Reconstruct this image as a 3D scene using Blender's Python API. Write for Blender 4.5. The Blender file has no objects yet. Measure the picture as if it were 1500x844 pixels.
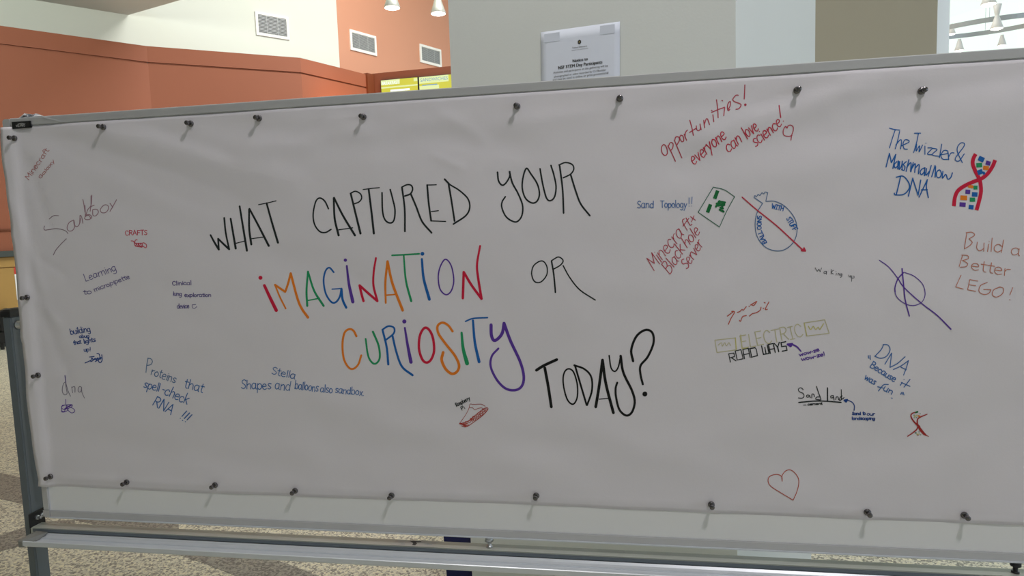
import bpy, bmesh, math, random
from mathutils import Vector, Matrix, noise

# ------------------------------------------------------------------ camera
F_PX = 1008.88
CAM = Vector((1.82509, -1.78641, 1.6))
ZTOP = 1.6 + 0.35048            # top edge of the whiteboard
ZBOT = ZTOP - 1.22
RR = ((0.98471127, 0.03461046, 0.17072153),
      (-0.01740789, 0.99470869, -0.1012501),
      (-0.1733225, 0.09673021, 0.98010335))     # rows right / down / forward over (x, down, forward)
def w3(r): return Vector((r[0], r[2], -r[1]))
AX_R, AX_D, AX_F = w3(RR[0]), w3(RR[1]), w3(RR[2])
scene = bpy.context.scene
COL = scene.collection
cam_data = bpy.data.cameras.new('camera')
cam_data.sensor_width = 36.0
cam_data.lens = F_PX / 1500 * 36.0
cam_data.clip_end = 200
cam = bpy.data.objects.new('camera', cam_data)
M = Matrix.Identity(4)
for i in range(3):
    M[i][0], M[i][1], M[i][2], M[i][3] = AX_R[i], -AX_D[i], -AX_F[i], CAM[i]
cam.matrix_world = M
COL.objects.link(cam)
scene.camera = cam

# ------------------------------------------------------------------ world, view
world = bpy.data.worlds.new('world'); scene.world = world; world.use_nodes = True
bg = world.node_tree.nodes['Background']
bg.inputs[0].default_value = (0.80, 0.93, 1.10, 1)
bg.inputs[1].default_value = 1.25
scene.view_settings.view_transform = 'Standard'
scene.view_settings.look = 'None'
scene.view_settings.gamma = 1
scene.view_settings.use_curve_mapping = False
scene.view_settings.exposure = 0.0
scene.cycles.max_bounces = 8
scene.cycles.diffuse_bounces = 5

def area(name, loc, target, size, power, color=(1, 1, 1), shape='DISK', size_y=None):
    l = bpy.data.lights.new(name, 'AREA'); l.shape = shape; l.size = size
    if size_y: l.size_y = size_y
    l.energy = power; l.color = color
    o = bpy.data.objects.new(name, l); o.location = loc
    o.rotation_euler = (Vector(target) - Vector(loc)).to_track_quat('-Z', 'Y').to_euler()
    COL.objects.link(o); return o
area('ceiling_downlight', (3.2, -1.75, 5.25), (2.0, 0.0, 1.3), 0.42, 68, (1.0, 0.95, 0.96))
area('hall_fill', (1.5, -4.5, 5.3), (1.5, -4.0, 0), 3.0, 15, (0.55, 0.75, 1.0), 'RECTANGLE', 2.0)  # unseen fill added as ambient light on the board side
area('atrium_fill_counter', (-1.5, 10.0, 8.8), (-3.5, 13.0, 3.0), 3.0, 190, (1.0, 0.98, 0.90), 'RECTANGLE', 3.0)  # unseen fill added to brighten the walls around the counter
area('atrium_fill_floor', (1.5, 8.5, 8.8), (0.5, 6.0, 0.0), 3.0, 900, (0.97, 0.98, 1.0), 'RECTANGLE', 3.0)  # unseen fill added to brighten the floor behind the board
area('left_wall_fill', (-5.0, 3.0, 5.1), (-7.5, 7.0, 4.2), 2.5, 185, (0.92, 1.0, 0.95), 'RECTANGLE', 1.0)  # unseen fill added to lift the cream wall at the left

area('column_fill', (0.7, 0.05, 5.25), (0.9, 0.75, 1.6), 0.42, 38, (1.0, 0.97, 0.93))  # unseen fill added to brighten the column front
area('counter_warm_light', (-3.1, 10.6, 3.3), (-3.6, 12.6, 4.0), 1.2, 24, (1.0, 0.42, 0.10))

# ------------------------------------------------------------------ pixel geometry
def ray(px, py):
    return AX_R * ((px - 750) / F_PX) + AX_D * ((py - 422) / F_PX) + AX_F
def at_depth(px, py, d): return CAM + ray(px, py) * d
def at_y(px, py, y):
    r = ray(px, py); return CAM + r * ((y - CAM.y) / r.y)
def at_z(px, py, z):
    r = ray(px, py); return CAM + r * ((z - CAM.z) / r.z)
def at_plane(px, py, p, n):
    r = ray(px, py); return CAM + r * ((Vector(p) - CAM).dot(n) / r.dot(n))
def plan(px, py, d):
    p = at_depth(px, py, d); return Vector((p.x, p.y, 0))
def toward(px, py, d, az):      # plan point and unit heading
    a = math.radians(az); return Vector((math.sin(a), math.cos(a), 0))

# ------------------------------------------------------------------ materials
def mat(name, color, rough=0.6, metal=0.0, var=0.0, scale=8.0, bump=0.0, bscale=60.0, spec=0.5, coat=0.0):
    m = bpy.data.materials.new(name); m.use_nodes = True
    nt = m.node_tree; b = nt.nodes['Principled BSDF']
    b.inputs['Base Color'].default_value = (*color, 1)
    b.inputs['Roughness'].default_value = rough
    b.inputs['Metallic'].default_value = metal
    b.inputs['Specular IOR Level'].default_value = spec
    b.inputs['Coat Weight'].default_value = coat
    tc = nt.nodes.new('ShaderNodeTexCoord')
    if var > 0:
        n = nt.nodes.new('ShaderNodeTexNoise'); n.inputs['Scale'].default_value = scale; n.inputs['Detail'].default_value = 5
        r = nt.nodes.new('ShaderNodeMapRange'); r.inputs[3].default_value = 1 - var; r.inputs[4].default_value = 1 + var
        mx = nt.nodes.new('ShaderNodeVectorMath'); mx.operation = 'SCALE'; mx.inputs[0].default_value = color
        nt.links.new(tc.outputs['Object'], n.inputs['Vector']); nt.links.new(n.outputs[0], r.inputs[0])
        nt.links.new(r.outputs[0], mx.inputs['Scale']); nt.links.new(mx.outputs[0], b.inputs['Base Color'])
    if bump > 0:
        n2 = nt.nodes.new('ShaderNodeTexNoise'); n2.inputs['Scale'].default_value = bscale; n2.inputs['Detail'].default_value = 4
        bp = nt.nodes.new('ShaderNodeBump'); bp.inputs['Strength'].default_value = bump; bp.inputs['Distance'].default_value = 0.002
        nt.links.new(tc.outputs['Object'], n2.inputs['Vector']); nt.links.new(n2.outputs[0], bp.inputs['Height'])
        nt.links.new(bp.outputs[0], b.inputs['Normal'])
    return m
def emit(name, color, strength):
    m = bpy.data.materials.new(name); m.use_nodes = True
    b = m.node_tree.nodes['Principled BSDF']
    b.inputs['Base Color'].default_value = (*[c * 0.08 for c in color], 1)
    b.inputs['Emission Color'].default_value = (*color, 1); b.inputs['Emission Strength'].default_value = strength
    return m
def terrazzo(name, light, dark, mid, bias):
    m = bpy.data.materials.new(name); m.use_nodes = True
    nt = m.node_tree; b = nt.nodes['Principled BSDF']; b.inputs['Roughness'].default_value = 0.35
    tc = nt.nodes.new('ShaderNodeTexCoord')
    v = nt.nodes.new('ShaderNodeTexVoronoi'); v.inputs['Scale'].default_value = 100
    v2 = nt.nodes.new('ShaderNodeTexVoronoi'); v2.inputs['Scale'].default_value = 170
    for q in (v, v2): nt.links.new(tc.outputs['Object'], q.inputs['Vector'])
    s = nt.nodes.new('ShaderNodeSeparateColor'); nt.links.new(v.outputs['Color'], s.inputs[0])
    s2 = nt.nodes.new('ShaderNodeSeparateColor'); nt.links.new(v2.outputs['Color'], s2.inputs[0])
    cr = nt.nodes.new('ShaderNodeValToRGB'); cr.color_ramp.interpolation = 'CONSTANT'
    e = cr.color_ramp.elements; e[0].position = 0; e[0].color = (*dark, 1); e[1].position = bias; e[1].color = (*mid, 1)
    q = e.new(bias + 0.16); q.color = (*light, 1)
    q = e.new(0.82); q.color = (light[0] * 1.25, light[1] * 1.22, light[2] * 1.1, 1)
    nt.links.new(s.outputs[0], cr.inputs[0])
    cr2 = nt.nodes.new('ShaderNodeValToRGB'); cr2.color_ramp.interpolation = 'CONSTANT'
    cr2.color_ramp.elements[0].color = (*mid, 1); cr2.color_ramp.elements[1].color = (*light, 1); cr2.color_ramp.elements[1].position = 0.45
    nt.links.new(s2.outputs[1], cr2.inputs[0])
    mx = nt.nodes.new('ShaderNodeMixRGB'); mx.inputs[0].default_value = 0.35
    nt.links.new(cr.outputs[0], mx.inputs[1]); nt.links.new(cr2.outputs[0], mx.inputs[2])
    nt.links.new(mx.outputs[0], b.inputs['Base Color'])
    return m
def glass_mat(name):
    m = bpy.data.materials.new(name); m.use_nodes = True; nt = m.node_tree
    nt.nodes.remove(nt.nodes['Principled BSDF'])
    t = nt.nodes.new('ShaderNodeBsdfTransparent'); t.inputs[0].default_value = (1.0, 1.0, 0.88, 1)
    g = nt.nodes.new('ShaderNodeBsdfGlossy'); g.inputs['Roughness'].default_value = 0.02
    mx = nt.nodes.new('ShaderNodeMixShader'); mx.inputs[0].default_value = 0.05
    nt.links.new(t.outputs[0], mx.inputs[1]); nt.links.new(g.outputs[0], mx.inputs[2])
    nt.links.new(mx.outputs[0], nt.nodes['Material Output'].inputs[0]); return m

MT = dict(
    paper=mat('banner_paper_white', (0.79, 0.758, 0.81), 0.75, var=0.012, scale=3, bump=0.08, bscale=220, spec=0.25),
    board=mat('whiteboard_enamel', (0.86, 0.86, 0.87), 0.35, var=0.01, scale=4),
    alu=mat('anodised_aluminium', (0.60, 0.60, 0.625), 0.36, 0.35, var=0.05, scale=5),
    tray=mat('brushed_aluminium_tray', (0.68, 0.715, 0.76), 0.36, 0.3, var=0.08, scale=6),
    bar=mat('painted_grey_crossbar', (0.48, 0.50, 0.455), 0.38, 0.2, var=0.05, scale=5),
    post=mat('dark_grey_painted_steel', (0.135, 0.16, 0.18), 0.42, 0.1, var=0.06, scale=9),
    black=mat('black_plastic', (0.012, 0.012, 0.014), 0.35),
    pin=mat('black_nickel', (0.16, 0.15, 0.155), 0.2, 0.9),
    chrome=mat('zinc_plated_steel', (0.55, 0.56, 0.57), 0.3, 0.9),
    capg=mat('tray_end_cap_plastic', (0.22, 0.22, 0.20), 0.5, var=0.06, scale=20),
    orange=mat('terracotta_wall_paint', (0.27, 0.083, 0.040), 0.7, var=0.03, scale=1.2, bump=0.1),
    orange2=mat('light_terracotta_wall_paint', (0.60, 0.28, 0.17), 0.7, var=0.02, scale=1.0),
    brown=mat('dark_brown_fascia', (0.145, 0.034, 0.008), 0.55, var=0.05, scale=2),
    cream=mat('cream_wall_paint', (0.68, 0.695, 0.61), 0.8, var=0.015, scale=1.0, bump=0.1),
    ceil=mat('ceiling_paint', (0.62, 0.60, 0.56), 0.9, var=0.02, scale=1.0),
    column=mat('grey_column_paint', (0.70, 0.73, 0.71), 0.8, var=0.02, scale=2, bump=0.15, bscale=120),
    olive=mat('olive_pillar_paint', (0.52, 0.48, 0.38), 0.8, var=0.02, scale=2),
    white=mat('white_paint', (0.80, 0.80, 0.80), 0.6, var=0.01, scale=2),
    ventw=mat('vent_white_enamel', (0.88, 0.85, 0.78), 0.5, var=0.01),
    ventg=mat('vent_louvre_grey', (0.38, 0.39, 0.38), 0.5, var=0.03),
    dark=mat('dark_void', (0.05, 0.05, 0.05), 0.9, var=0.02),
    wood=mat('maple_cabinet_wood', (0.40, 0.235, 0.065), 0.5, var=0.12, scale=3),
    ledge=mat('dark_stone_ledge', (0.05, 0.06, 0.055), 0.4, var=0.1, scale=12),
    sheet=mat('office_paper', (0.74, 0.79, 0.90), 0.7, var=0.006, scale=10),
    tape=mat('matte_clear_tape', (0.70, 0.75, 0.86), 0.4, var=0.01),
    ink=mat('printed_ink', (0.03, 0.03, 0.03), 0.6),
    gold=mat('printed_gold', (0.30, 0.24, 0.08), 0.6),
    red=mat('red_print', (0.55, 0.04, 0.03), 0.6),
    navy=mat('navy_plastic', (0.001, 0.004, 0.075), 0.6, var=0.04),
    lampsh=mat('brushed_lamp_shade', (0.42, 0.42, 0.37), 0.4, 0.4, var=0.03),
    lampsw=mat('white_lamp_shade', (0.62, 0.60, 0.55), 0.5, 0.0, var=0.02),
    glow=emit('lamp_diffuser_glow', (1.0, 0.95, 0.85), 6.0),
    ring=mat('ring_metal', (0.36, 0.38, 0.37), 0.4, 0.4, var=0.03),
    floor=terrazzo('terrazzo_floor', (0.80, 0.78, 0.64), (0.13, 0.13, 0.115), (0.44, 0.43, 0.35), 0.24),
    floord=terrazzo('terrazzo_dark_band', (0.36, 0.36, 0.32), (0.10, 0.10, 0.09), (0.21, 0.21, 0.19), 0.35),
    scry=emit('menu_screen_yellow', (0.66, 0.63, 0.05), 0.85),
    scrl=emit('menu_screen_pale', (0.80, 0.90, 0.42), 0.85),
    scrw=emit('menu_screen_text_white', (0.88, 0.96, 1.0), 1.0),
    scrb=emit('menu_screen_text_blue', (0.16, 0.36, 0.62), 0.8),
    film=mat('crumpled_clear_film', (0.72, 0.72, 0.76), 0.2, var=0.15, scale=60, bump=0.8, bscale=120),
    glass=glass_mat('window_glass'),
)
INK = dict(
    k=(0.016, 0.022, 0.025), K=(0.004, 0.004, 0.005), r=(0.66, 0.012, 0.055), R=(0.52, 0.06, 0.10), m=(0.60, 0.03, 0.075),
    o=(0.86, 0.23, 0.02), g=(0.016, 0.33, 0.13), b=(0.010, 0.13, 0.46), p=(0.11, 0.04, 0.36), P=(0.13, 0.10, 0.30),
    l=(0.05, 0.16, 0.44), t=(0.10, 0.19, 0.38), q=(0.28, 0.19, 0.25), s=(0.36, 0.20, 0.26), y=(0.60, 0.56, 0.35), Y=(0.62, 0.57, 0.22), M=(0.45, 0.13, 0.13),
    d=(0.10, 0.10, 0.12), c=(0.58, 0.20, 0.13), C=(0.52, 0.075, 0.045), G=(0.04, 0.16, 0.11), B=(0.012, 0.06, 0.28), v=(0.22, 0.19, 0.27),
    e=(0.01, 0.17, 0.05), a=(0.40, 0.025, 0.025))
INKM = {}
def ink(c):
    if c not in INKM: INKM[c] = mat('marker_ink_' + str(len(INKM)), INK[c], 0.55, var=0.06, scale=300, spec=0.3)
    return INKM[c]

# ------------------------------------------------------------------ object helpers
def obj(name, bm, m, parent=None, smooth=False):
    me = bpy.data.meshes.new(name); bm.to_mesh(me); bm.free()
    for x in (m if isinstance(m, (list, tuple)) else [m]): me.materials.append(x)
    if smooth:
        for p in me.polygons: p.use_smooth = True
    o = bpy.data.objects.new(name, me); COL.objects.link(o)
    if parent: 
        o.parent = parent
        o.matrix_parent_inverse = Matrix.Translation(-parent.location) if parent.rotation_euler[:] == (0, 0, 0) else parent.matrix_basis.inverted()
    return o
def tag(o, label, cat, group=None):
    o['label'] = label; o['category'] = cat
    if group: o['group'] = group
    return o
def thing(name, loc, label, cat, group=None):
    o = bpy.data.objects.new(name, None); COL.objects.link(o); o.location = loc; o.empty_display_size = 0.1
    return tag(o, label, cat, group)
def struct(name, bm, m, parent=None):
    o = obj(name, bm, m, parent); o['kind'] = 'structure'; return o
def box(bm, lo, hi, mtx=None, mi=0):
    vs = []
    for x in (lo[0], hi[0]):
        for y in (lo[1], hi[1]):
            for z in (lo[2], hi[2]):
                p = Vector((x, y, z)); vs.append(bm.verts.new(mtx @ p if mtx else p))
    for f in ((0, 1, 3, 2), (4, 6, 7, 5), (0, 4, 5, 1), (2, 3, 7, 6), (0, 2, 6, 4), (1, 5, 7, 3)):
        bm.faces.new([vs[i] for i in f]).material_index = mi
    return vs
def bevel(bm, w, seg=2):
    bmesh.ops.recalc_face_normals(bm, faces=bm.faces[:])
    bmesh.ops.bevel(bm, geom=bm.edges[:], offset=w, segments=seg, affect='EDGES', clamp_overlap=True)
def prism(bm, pts, z0, z1):       # plan polygon extruded upwards
    a = [bm.verts.new((p[0], p[1], z0)) for p in pts]; b = [bm.verts.new((p[0], p[1], z1)) for p in pts]
    bm.faces.new(a); bm.faces.new(b)
    for i in range(len(pts)):
        j = (i + 1) % len(pts); bm.faces.new((a[i], a[j], b[j], b[i]))
    bmesh.ops.recalc_face_normals(bm, faces=bm.faces[:])
def lathe(bm, prof, mtx=None, n=20, mi=0):   # prof: list of (r, z)
    rings = []
    for r, z in prof:
        rings.append([bm.verts.new((mtx or Matrix()) @ Vector((r * math.cos(2 * math.pi * k / n), r * math.sin(2 * math.pi * k / n), z))) for k in range(n)])
    for a, b in zip(rings, rings[1:]):
        for k in range(n):
            bm.faces.new((a[k], a[(k + 1) % n], b[(k + 1) % n], b[k])).material_index = mi
    for rg in (rings[0], rings[-1]):
        bm.faces.new(rg).material_index = mi
    bmesh.ops.recalc_face_normals(bm, faces=bm.faces[:])
def frame_mtx(origin, xdir, zdir=(0, 0, 1)):   # local x along xdir, z up, y = away
    x = Vector(xdir).normalized(); z = Vector(zdir).normalized(); y = z.cross(x).normalized(); z = x.cross(y)
    m = Matrix.Identity(4)
    for i in range(3): m[i][0], m[i][1], m[i][2], m[i][3] = x[i], y[i], z[i], origin[i]
    return m
def text_part(name, s, p0, p1, m, parent, normal, lift=0.001, vscale=1.0):
    """flat lettering whose baseline runs p0 -> p1 on a surface with the given outward normal"""
    cu = bpy.data.curves.new(name, 'FONT'); cu.body = s; cu.size = 1; cu.extrude = 0.0; cu.resolution_u = 3
    o = bpy.data.objects.new('tmp', cu); COL.objects.link(o)
    dg = bpy.context.evaluated_depsgraph_get(); me = bpy.data.meshes.new_from_object(o.evaluated_get(dg))
    COL.objects.unlink(o); bpy.data.objects.remove(o)
    xs = [v.co.x for v in me.vertices]; w = max(xs) - min(xs); x0 = min(xs)
    x = (p1 - p0); k = x.length / w; x = x.normalized(); n = Vector(normal).normalized(); up = n.cross(x).normalized()
    for v in me.vertices:
        c = v.co.copy(); v.co = p0 + x * ((c.x - x0) * k) + up * (c.y * k * vscale) + n * lift
    me.materials.append(m); me.name = name
    q = bpy.data.objects.new(name, me); COL.objects.link(q)
    q.parent = parent; q.matrix_parent_inverse = Matrix.Translation(-parent.location)
    return q
# ================================================================== the setting
# floor
bm = bmesh.new(); box(bm, (-16, -9, -0.1), (14, 24, 0)); floor = struct('floor', bm, MT['floor'])
bands = [  # outlines of the darker bands on the terrazzo floor
    [(-60, 676), (0, 693), (35, 701), (110, 728), (190, 748), (262, 768), (262, 777), (150, 772), (70, 752), (35, 739), (0, 731), (-60, 716)],
    [(-60, 800), (0, 785), (40, 771), (70, 764), (110, 762), (110, 778), (60, 790), (38, 798), (0, 808), (-60, 830)],
    [(255, 811), (300, 826), (350, 846), (420, 880), (520, 880), (470, 846), (420, 826), (380, 814)],
]
for b in bands:
    bm = bmesh.new(); pts = [at_z(x, y, 0.0) for x, y in b]
    prism(bm, [(p.x, p.y) for p in pts], -0.02, 0.0015)
    o = obj('dark_band', bm, MT['floord'], floor); o['label'] = 'darker grey band across the terrazzo floor'

# left food-counter wall: terracotta fascia over a dark ledge and wood panels
P215, P440, P545 = plan(215, 72, 11.36), plan(440, 90, 12.5), plan(545, 115, 14.2)
P0 = plan(0, 43, 10.0); d1 = (P0 - P215).normalized(); PL = P0 + d1 * 4.0
def back(p, q, t):       # thickness vector on the side away from the camera
    d = (q - p).normalized(); n = Vector((-d.y, d.x, 0))
    if n.dot((p + q) / 2 - CAM) < 0: n = -n
    return n * t
def wall_seg(bm, p, q, z0, z1, t, off=0.0):
    n = back(p, q, 1.0); a, b = p + n * off, q + n * off
    prism(bm, [a, b, b + n * t, a + n * t], z0, z1)
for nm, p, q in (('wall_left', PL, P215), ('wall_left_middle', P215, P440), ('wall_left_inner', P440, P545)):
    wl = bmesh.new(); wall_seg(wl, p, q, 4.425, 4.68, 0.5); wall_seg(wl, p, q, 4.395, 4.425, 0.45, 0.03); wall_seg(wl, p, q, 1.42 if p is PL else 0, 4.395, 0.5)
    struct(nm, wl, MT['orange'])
bm = bmesh.new(); wall_seg(bm, PL, P215, 1.72, 1.745, 0.03, -0.03); struct('trim_1', bm, MT['brown'])
bm = bmesh.new(); wall_seg(bm, PL, P215, 1.335, 1.42, 0.6, -0.08); struct('trim_2', bm, MT['ledge'])
cab = thing('counter_cabinet', PL.lerp(P215, 0.4), 'tall maple wood counter front below the terracotta wall, left of the whiteboard', 'cabinet')
bm = bmesh.new(); wall_seg(bm, PL, P215, 0.1, 1.335, 0.5, 0.0); obj('carcass', bm, MT['wood'], cab)
bm = bmesh.new(); wall_seg(bm, PL, P215, 0.0, 0.1, 0.45, 0.05); obj('plinth', bm, MT['ledge'], cab)
L1 = (P215 - PL).length; dd = (P215 - PL).normalized(); nn = back(PL, P215, 1.0)
npan = 9
for k in range(npan):
    a = PL + dd * (L1 * k / npan + 0.008); b = PL + dd * (L1 * (k + 1) / npan - 0.008)
    for (z0, z1) in ((1.18, 1.325), (0.12, 1.165)):
        bm = bmesh.new(); prism(bm, [a - nn * 0.02, b - nn * 0.02, b, a], z0, z1); bevel(bm, 0.003, 1)
        obj('panel', bm, MT['wood'], cab)
# small notice on the cabinet
nc = -nn
sa, sb = at_plane(20.5, 396, PL - nn * 0.021, nn), at_plane(40, 438, PL - nn * 0.021, nn)
s0, s1 = (sa - PL).dot(dd), (sb - PL).dot(dd)
sg = thing('counter_notice', (sa + sb) / 2, 'small white notice with a red header taped to the wood counter, behind the whiteboard edge', 'sign')
mS = frame_mtx(PL - nn * 0.0215, dd)
bm = bmesh.new(); box(bm, (s0, -0.003, sb.z), (s1, 0.001, sa.z - 0.06), mS); obj('sheet', bm, MT['white'], sg)
bm = bmesh.new(); box(bm, (s0 + 0.0, -0.003, sa.z - 0.06), (s1, 0.001, sa.z + 0.045), mS); obj('header', bm, MT['red'], sg)
bm = bmesh.new(); box(bm, (s0 + 0.02, -0.005, sa.z - 0.045), (s1 - 0.02, -0.003, sa.z + 0.03), mS); obj('header_window', bm, MT['white'], sg)
for q in (0.12, 0.25):
    bm = bmesh.new(); box(bm, (s0 + 0.05, -0.005, sa.z - q - 0.04), (s1 - 0.03, -0.003, sa.z - q), mS); obj('print_block', bm, MT['ink'], sg)

# cream wall above and behind the fascia, then the tall terracotta wall
C0 = plan(-200, 20, 10.3); C1 = plan(200, 60, 11.95); C2 = plan(494.5, 40, 14.5); C3 = plan(700, 100, 18.6)
cdir = (C2 - C1).normalized(); C0 = C1 - cdir * 9.0
bm = bmesh.new(); wall_seg(bm, C0, C2, 0, 9.2, 0.3); struct('wall_back', bm, MT['cream'])
C2b = C2 + back(C0, C2, 1) * 0.0
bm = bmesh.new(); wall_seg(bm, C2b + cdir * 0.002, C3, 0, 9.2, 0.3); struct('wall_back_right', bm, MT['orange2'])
# brown bulkhead carrying the menu screens
B0 = P545 + (P545 - P440).normalized() * 0.0; B1 = plan(660, 101, 13.75); bdir = (B1 - B0).normalized(); B2 = B0 + bdir * 6.0
bm = bmesh.new(); wall_seg(bm, B0, B2, 3.55, 4.72, 0.7); struct('trim_3', bm, MT['brown'])
bm = bmesh.new(); wall_seg(bm, P440.lerp(P545, 0.9), B0, 3.5, 4.70, 0.2, -0.05); struct('trim_4', bm, MT['brown'])
# ceilings
Cc = at_plane(188, 22, C1, back(C0, C2, 1)); zc = Cc.z
ed = Vector((math.sin(math.radians(109)), math.cos(math.radians(109)), 0))
e1 = Vector((Cc.x, Cc.y, 0)); e2 = e1 + ed * 18
bm = bmesh.new(); prism(bm, [e1, e2, Vector((16, -9, 0)), Vector((-16, -9, 0)), Vector((-16, e1.y - 4, 0)), e1 - cdir * 8], zc, zc + 0.25)
struct('ceiling', bm, MT['ceil'])
bm = bmesh.new(); box(bm, (-16, 3.0, 9.2), (14, 24, 9.4)); struct('ceiling_high', bm, MT['cream'])
# enclosing walls outside the frame
bm = bmesh.new(); box(bm, (-16.2, -9, 0), (-16, 24, 9.4)); struct('wall_far_left', bm, MT['cream'])
bm = bmesh.new(); box(bm, (-16, -9.2, 0), (14, -9, 9.4)); struct('wall_behind', bm, MT['cream'])
# near column
A1 = plan(1077.6, 10, 2.30); A0 = plan(656.6, 10, 2.76); A2 = plan(1194.5, 10, 2.92)
bk = A0 + Vector((0.42, 0.40, 0))
bm = bmesh.new(); prism(bm, [A0, A1, A2, bk], 0, 5.2); struct('column_near', bm, MT['column'])
# far pillar: olive face with a daylit white return
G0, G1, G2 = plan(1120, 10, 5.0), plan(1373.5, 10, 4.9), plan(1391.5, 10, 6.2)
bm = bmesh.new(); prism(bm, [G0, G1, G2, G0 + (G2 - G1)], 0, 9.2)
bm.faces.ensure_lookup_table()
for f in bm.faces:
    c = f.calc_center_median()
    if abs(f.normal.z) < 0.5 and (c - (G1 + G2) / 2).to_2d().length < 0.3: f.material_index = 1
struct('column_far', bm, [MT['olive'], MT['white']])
# glazed wall behind the ring lights
W0 = plan(1180, 10, 17.0); W1 = Vector((14, W0.y - 4.5, 0)); wd = (W1 - W0).normalized(); WL = (W1 - W0).length
mW = frame_mtx(W0, wd)
win = bpy.data.objects.new('window_1', None); COL.objects.link(win); win['kind'] = 'structure'; win.location = W0
pane_w = 6.2; 
bm = bmesh.new()
box(bm, (0, 0, 0), (WL, 0.08, 0.1), mW); box(bm, (0, 0, 9.1), (WL, 0.08, 9.2), mW); box(bm, (0, 0, 3.0), (WL, 0.08, 3.06), mW)
xx = 0.0; cuts = [0.0]
while xx < WL - 0.1:
    xx = min(xx + pane_w, WL); cuts.append(xx)
for c in cuts: box(bm, (max(c - 0.03, 0), 0, 0.1), (min(c + 0.03, WL), 0.08, 9.1), mW)
obj('window_frame', bm, MT['white'], win)
for a, b in zip(cuts, cuts[1:]):
    for z0, z1 in ((0.1, 3.0), (3.06, 9.1)):
        bm = bmesh.new(); box(bm, (a + 0.03, 0.035, z0), (b - 0.03, 0.045, z1), mW); obj('pane', bm, MT['glass'], win)

# ================================================================== vents
def vent(corners, p, q, label):
    n = back(p, q, 1.0); d = (q - p).normalized()
    pts = [at_plane(x, y, p, n) for x, y in corners]
    s = [(a - p).dot(d) for a in pts]; z = [a.z for a in pts]
    sl, sr = (s[0] + s[3]) / 2, (s[1] + s[2]) / 2; zt, zb = (z[0] + z[1]) / 2, (z[2] + z[3]) / 2
    m = frame_mtx(p, d); 
    if (m.to_3x3() @ Vector((0, 1, 0))).dot(n) < 0: raise RuntimeError
    t = thing('wall_vent', m @ Vector(((sl + sr) / 2, 0, zb)), label, 'vent', 'wall vents high above the food counter')
    w = (sr - sl) * 0.07
    bm = bmesh.new()
    for lo, hi in (((sl, zb), (sr, zb + w)), ((sl, zt - w), (sr, zt)), ((sl, zb + w), (sl + w, zt - w)), ((sr - w, zb + w), (sr, zt - w))):
        box(bm, (lo[0], -0.03, lo[1]), (hi[0], 0.0, hi[1]), m)
    obj('frame', bm, MT['ventw'], t)
    bm = bmesh.new(); box(bm, (sl + w, -0.004, zb + w), (sr - w, 0.0, zt - w), m); obj('backing', bm, MT['dark'], t)
    bm = bmesh.new(); N = 13; h = (zt - zb - 2 * w) / N
    for k in range(N):
        z0 = zb + w + k * h
        box(bm, (sl + w, -0.026, z0 + 0.1 * h), (sr - w, -0.006, z0 + 0.68 * h), m)
    o = obj('louvres', bm, MT['ventg'], t); o['kind'] = 'stuff'
    for f in (0.33, 0.66):
        bm = bmesh.new(); x = sl + (sr - sl) * f; box(bm, (x - 0.006, -0.028, zb + w), (x + 0.006, -0.005, zt - w), m)
        obj('divider', bm, MT['ventg'], t)
vent([(373.5, 16.5), (422, 26), (423, 58.5), (374.5, 51.5)], C0, C2, 'grey louvred vent on the cream wall')
vent([(511.3, 44.9), (549.7, 51.6), (550.9, 81.6), (512.7, 73.9)], C2b + cdir * 0.002, C3, 'white framed vent on the terracotta wall, nearest the cream wall')
vent([(613.7, 65.3), (645.2, 72), (645.7, 97.9), (615.2, 92.4)], C2b + cdir * 0.002, C3, 'white framed vent on the terracotta wall, nearest the grey column')

# ================================================================== menu screens
nB = back(B0, B2, 1.0); mB = frame_mtx(B0, bdir)
def screen(px0, px1, yt0, yt1, title, label, first):
    a = at_plane(px0, yt0, B0, nB); b = at_plane(px1, yt1, B0, nB)
    s0, s1 = (a - B0).dot(bdir), (b - B0).dot(bdir); zt = (a.z + b.z) / 2; w = s1 - s0; h = w * 0.6; zb = zt - h
    t = thing('menu_screen', mB @ Vector(((s0 + s1) / 2, -0.05, zb)), label, 'screen', 'lit menu screens over the food counter')
    bm = bmesh.new(); box(bm, (s0 - 0.012, -0.06, zb - 0.02), (s1 + 0.012, 0.0, zt + 0.01), mB); obj('housing', bm, MT['black'], t)
    bm = bmesh.new(); box(bm, (s0, -0.064, zb), (s1, -0.06, zt), mB); obj('display', bm, MT['scry'], t)
    if first: blocks = [((0, .80), (.52, 1.0), 'scrl'), ((.25, .50), (.78, .58), 'scrw'), ((.30, .38), (.72, .46), 'scrl'), ((.9, .84), (1, .97), 'scrl'), ((.05, .1), (.9, .16), 'scrw'), ((.0, .66), (1.0, .72), 'scrl')]
    else: blocks = [((0, .72), (.82, 1.0), 'scrl'), ((0, .46), (.55, .62), 'scrl'), ((.08, .62), (.5, .66), 'scrb'), ((.05, .1), (.9, .16), 'scrw'), ((0, .3), (1, .38), 'scrl')]
    for (u0, v0), (u1, v1), c in blocks:
        bm = bmesh.new(); box(bm, (s0 + w * u0, -0.066, zb + h * v0), (s0 + w * u1, -0.0641, zb + h * v1), mB); obj('picture_block', bm, MT[c], t)
    u0, u1 = (0.03, 0.50) if first else (0.04, 0.80)
    p0 = mB @ Vector((s0 + w * u0, -0.067, zb + h * 0.80)); p1 = mB @ Vector((s0 + w * u1, -0.067, zb + h * 0.80))
    text_part('title', title, p0, p1, MT['scrw'] if first else MT['scrb'], t, -nB, 0.001, 1.25 if first else 1.0)
screen(560, 613, 119.3, 113.6, 'BREAKFAST', 'lit yellow menu screen reading breakfast, left of the sandwich screen', True)
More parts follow.
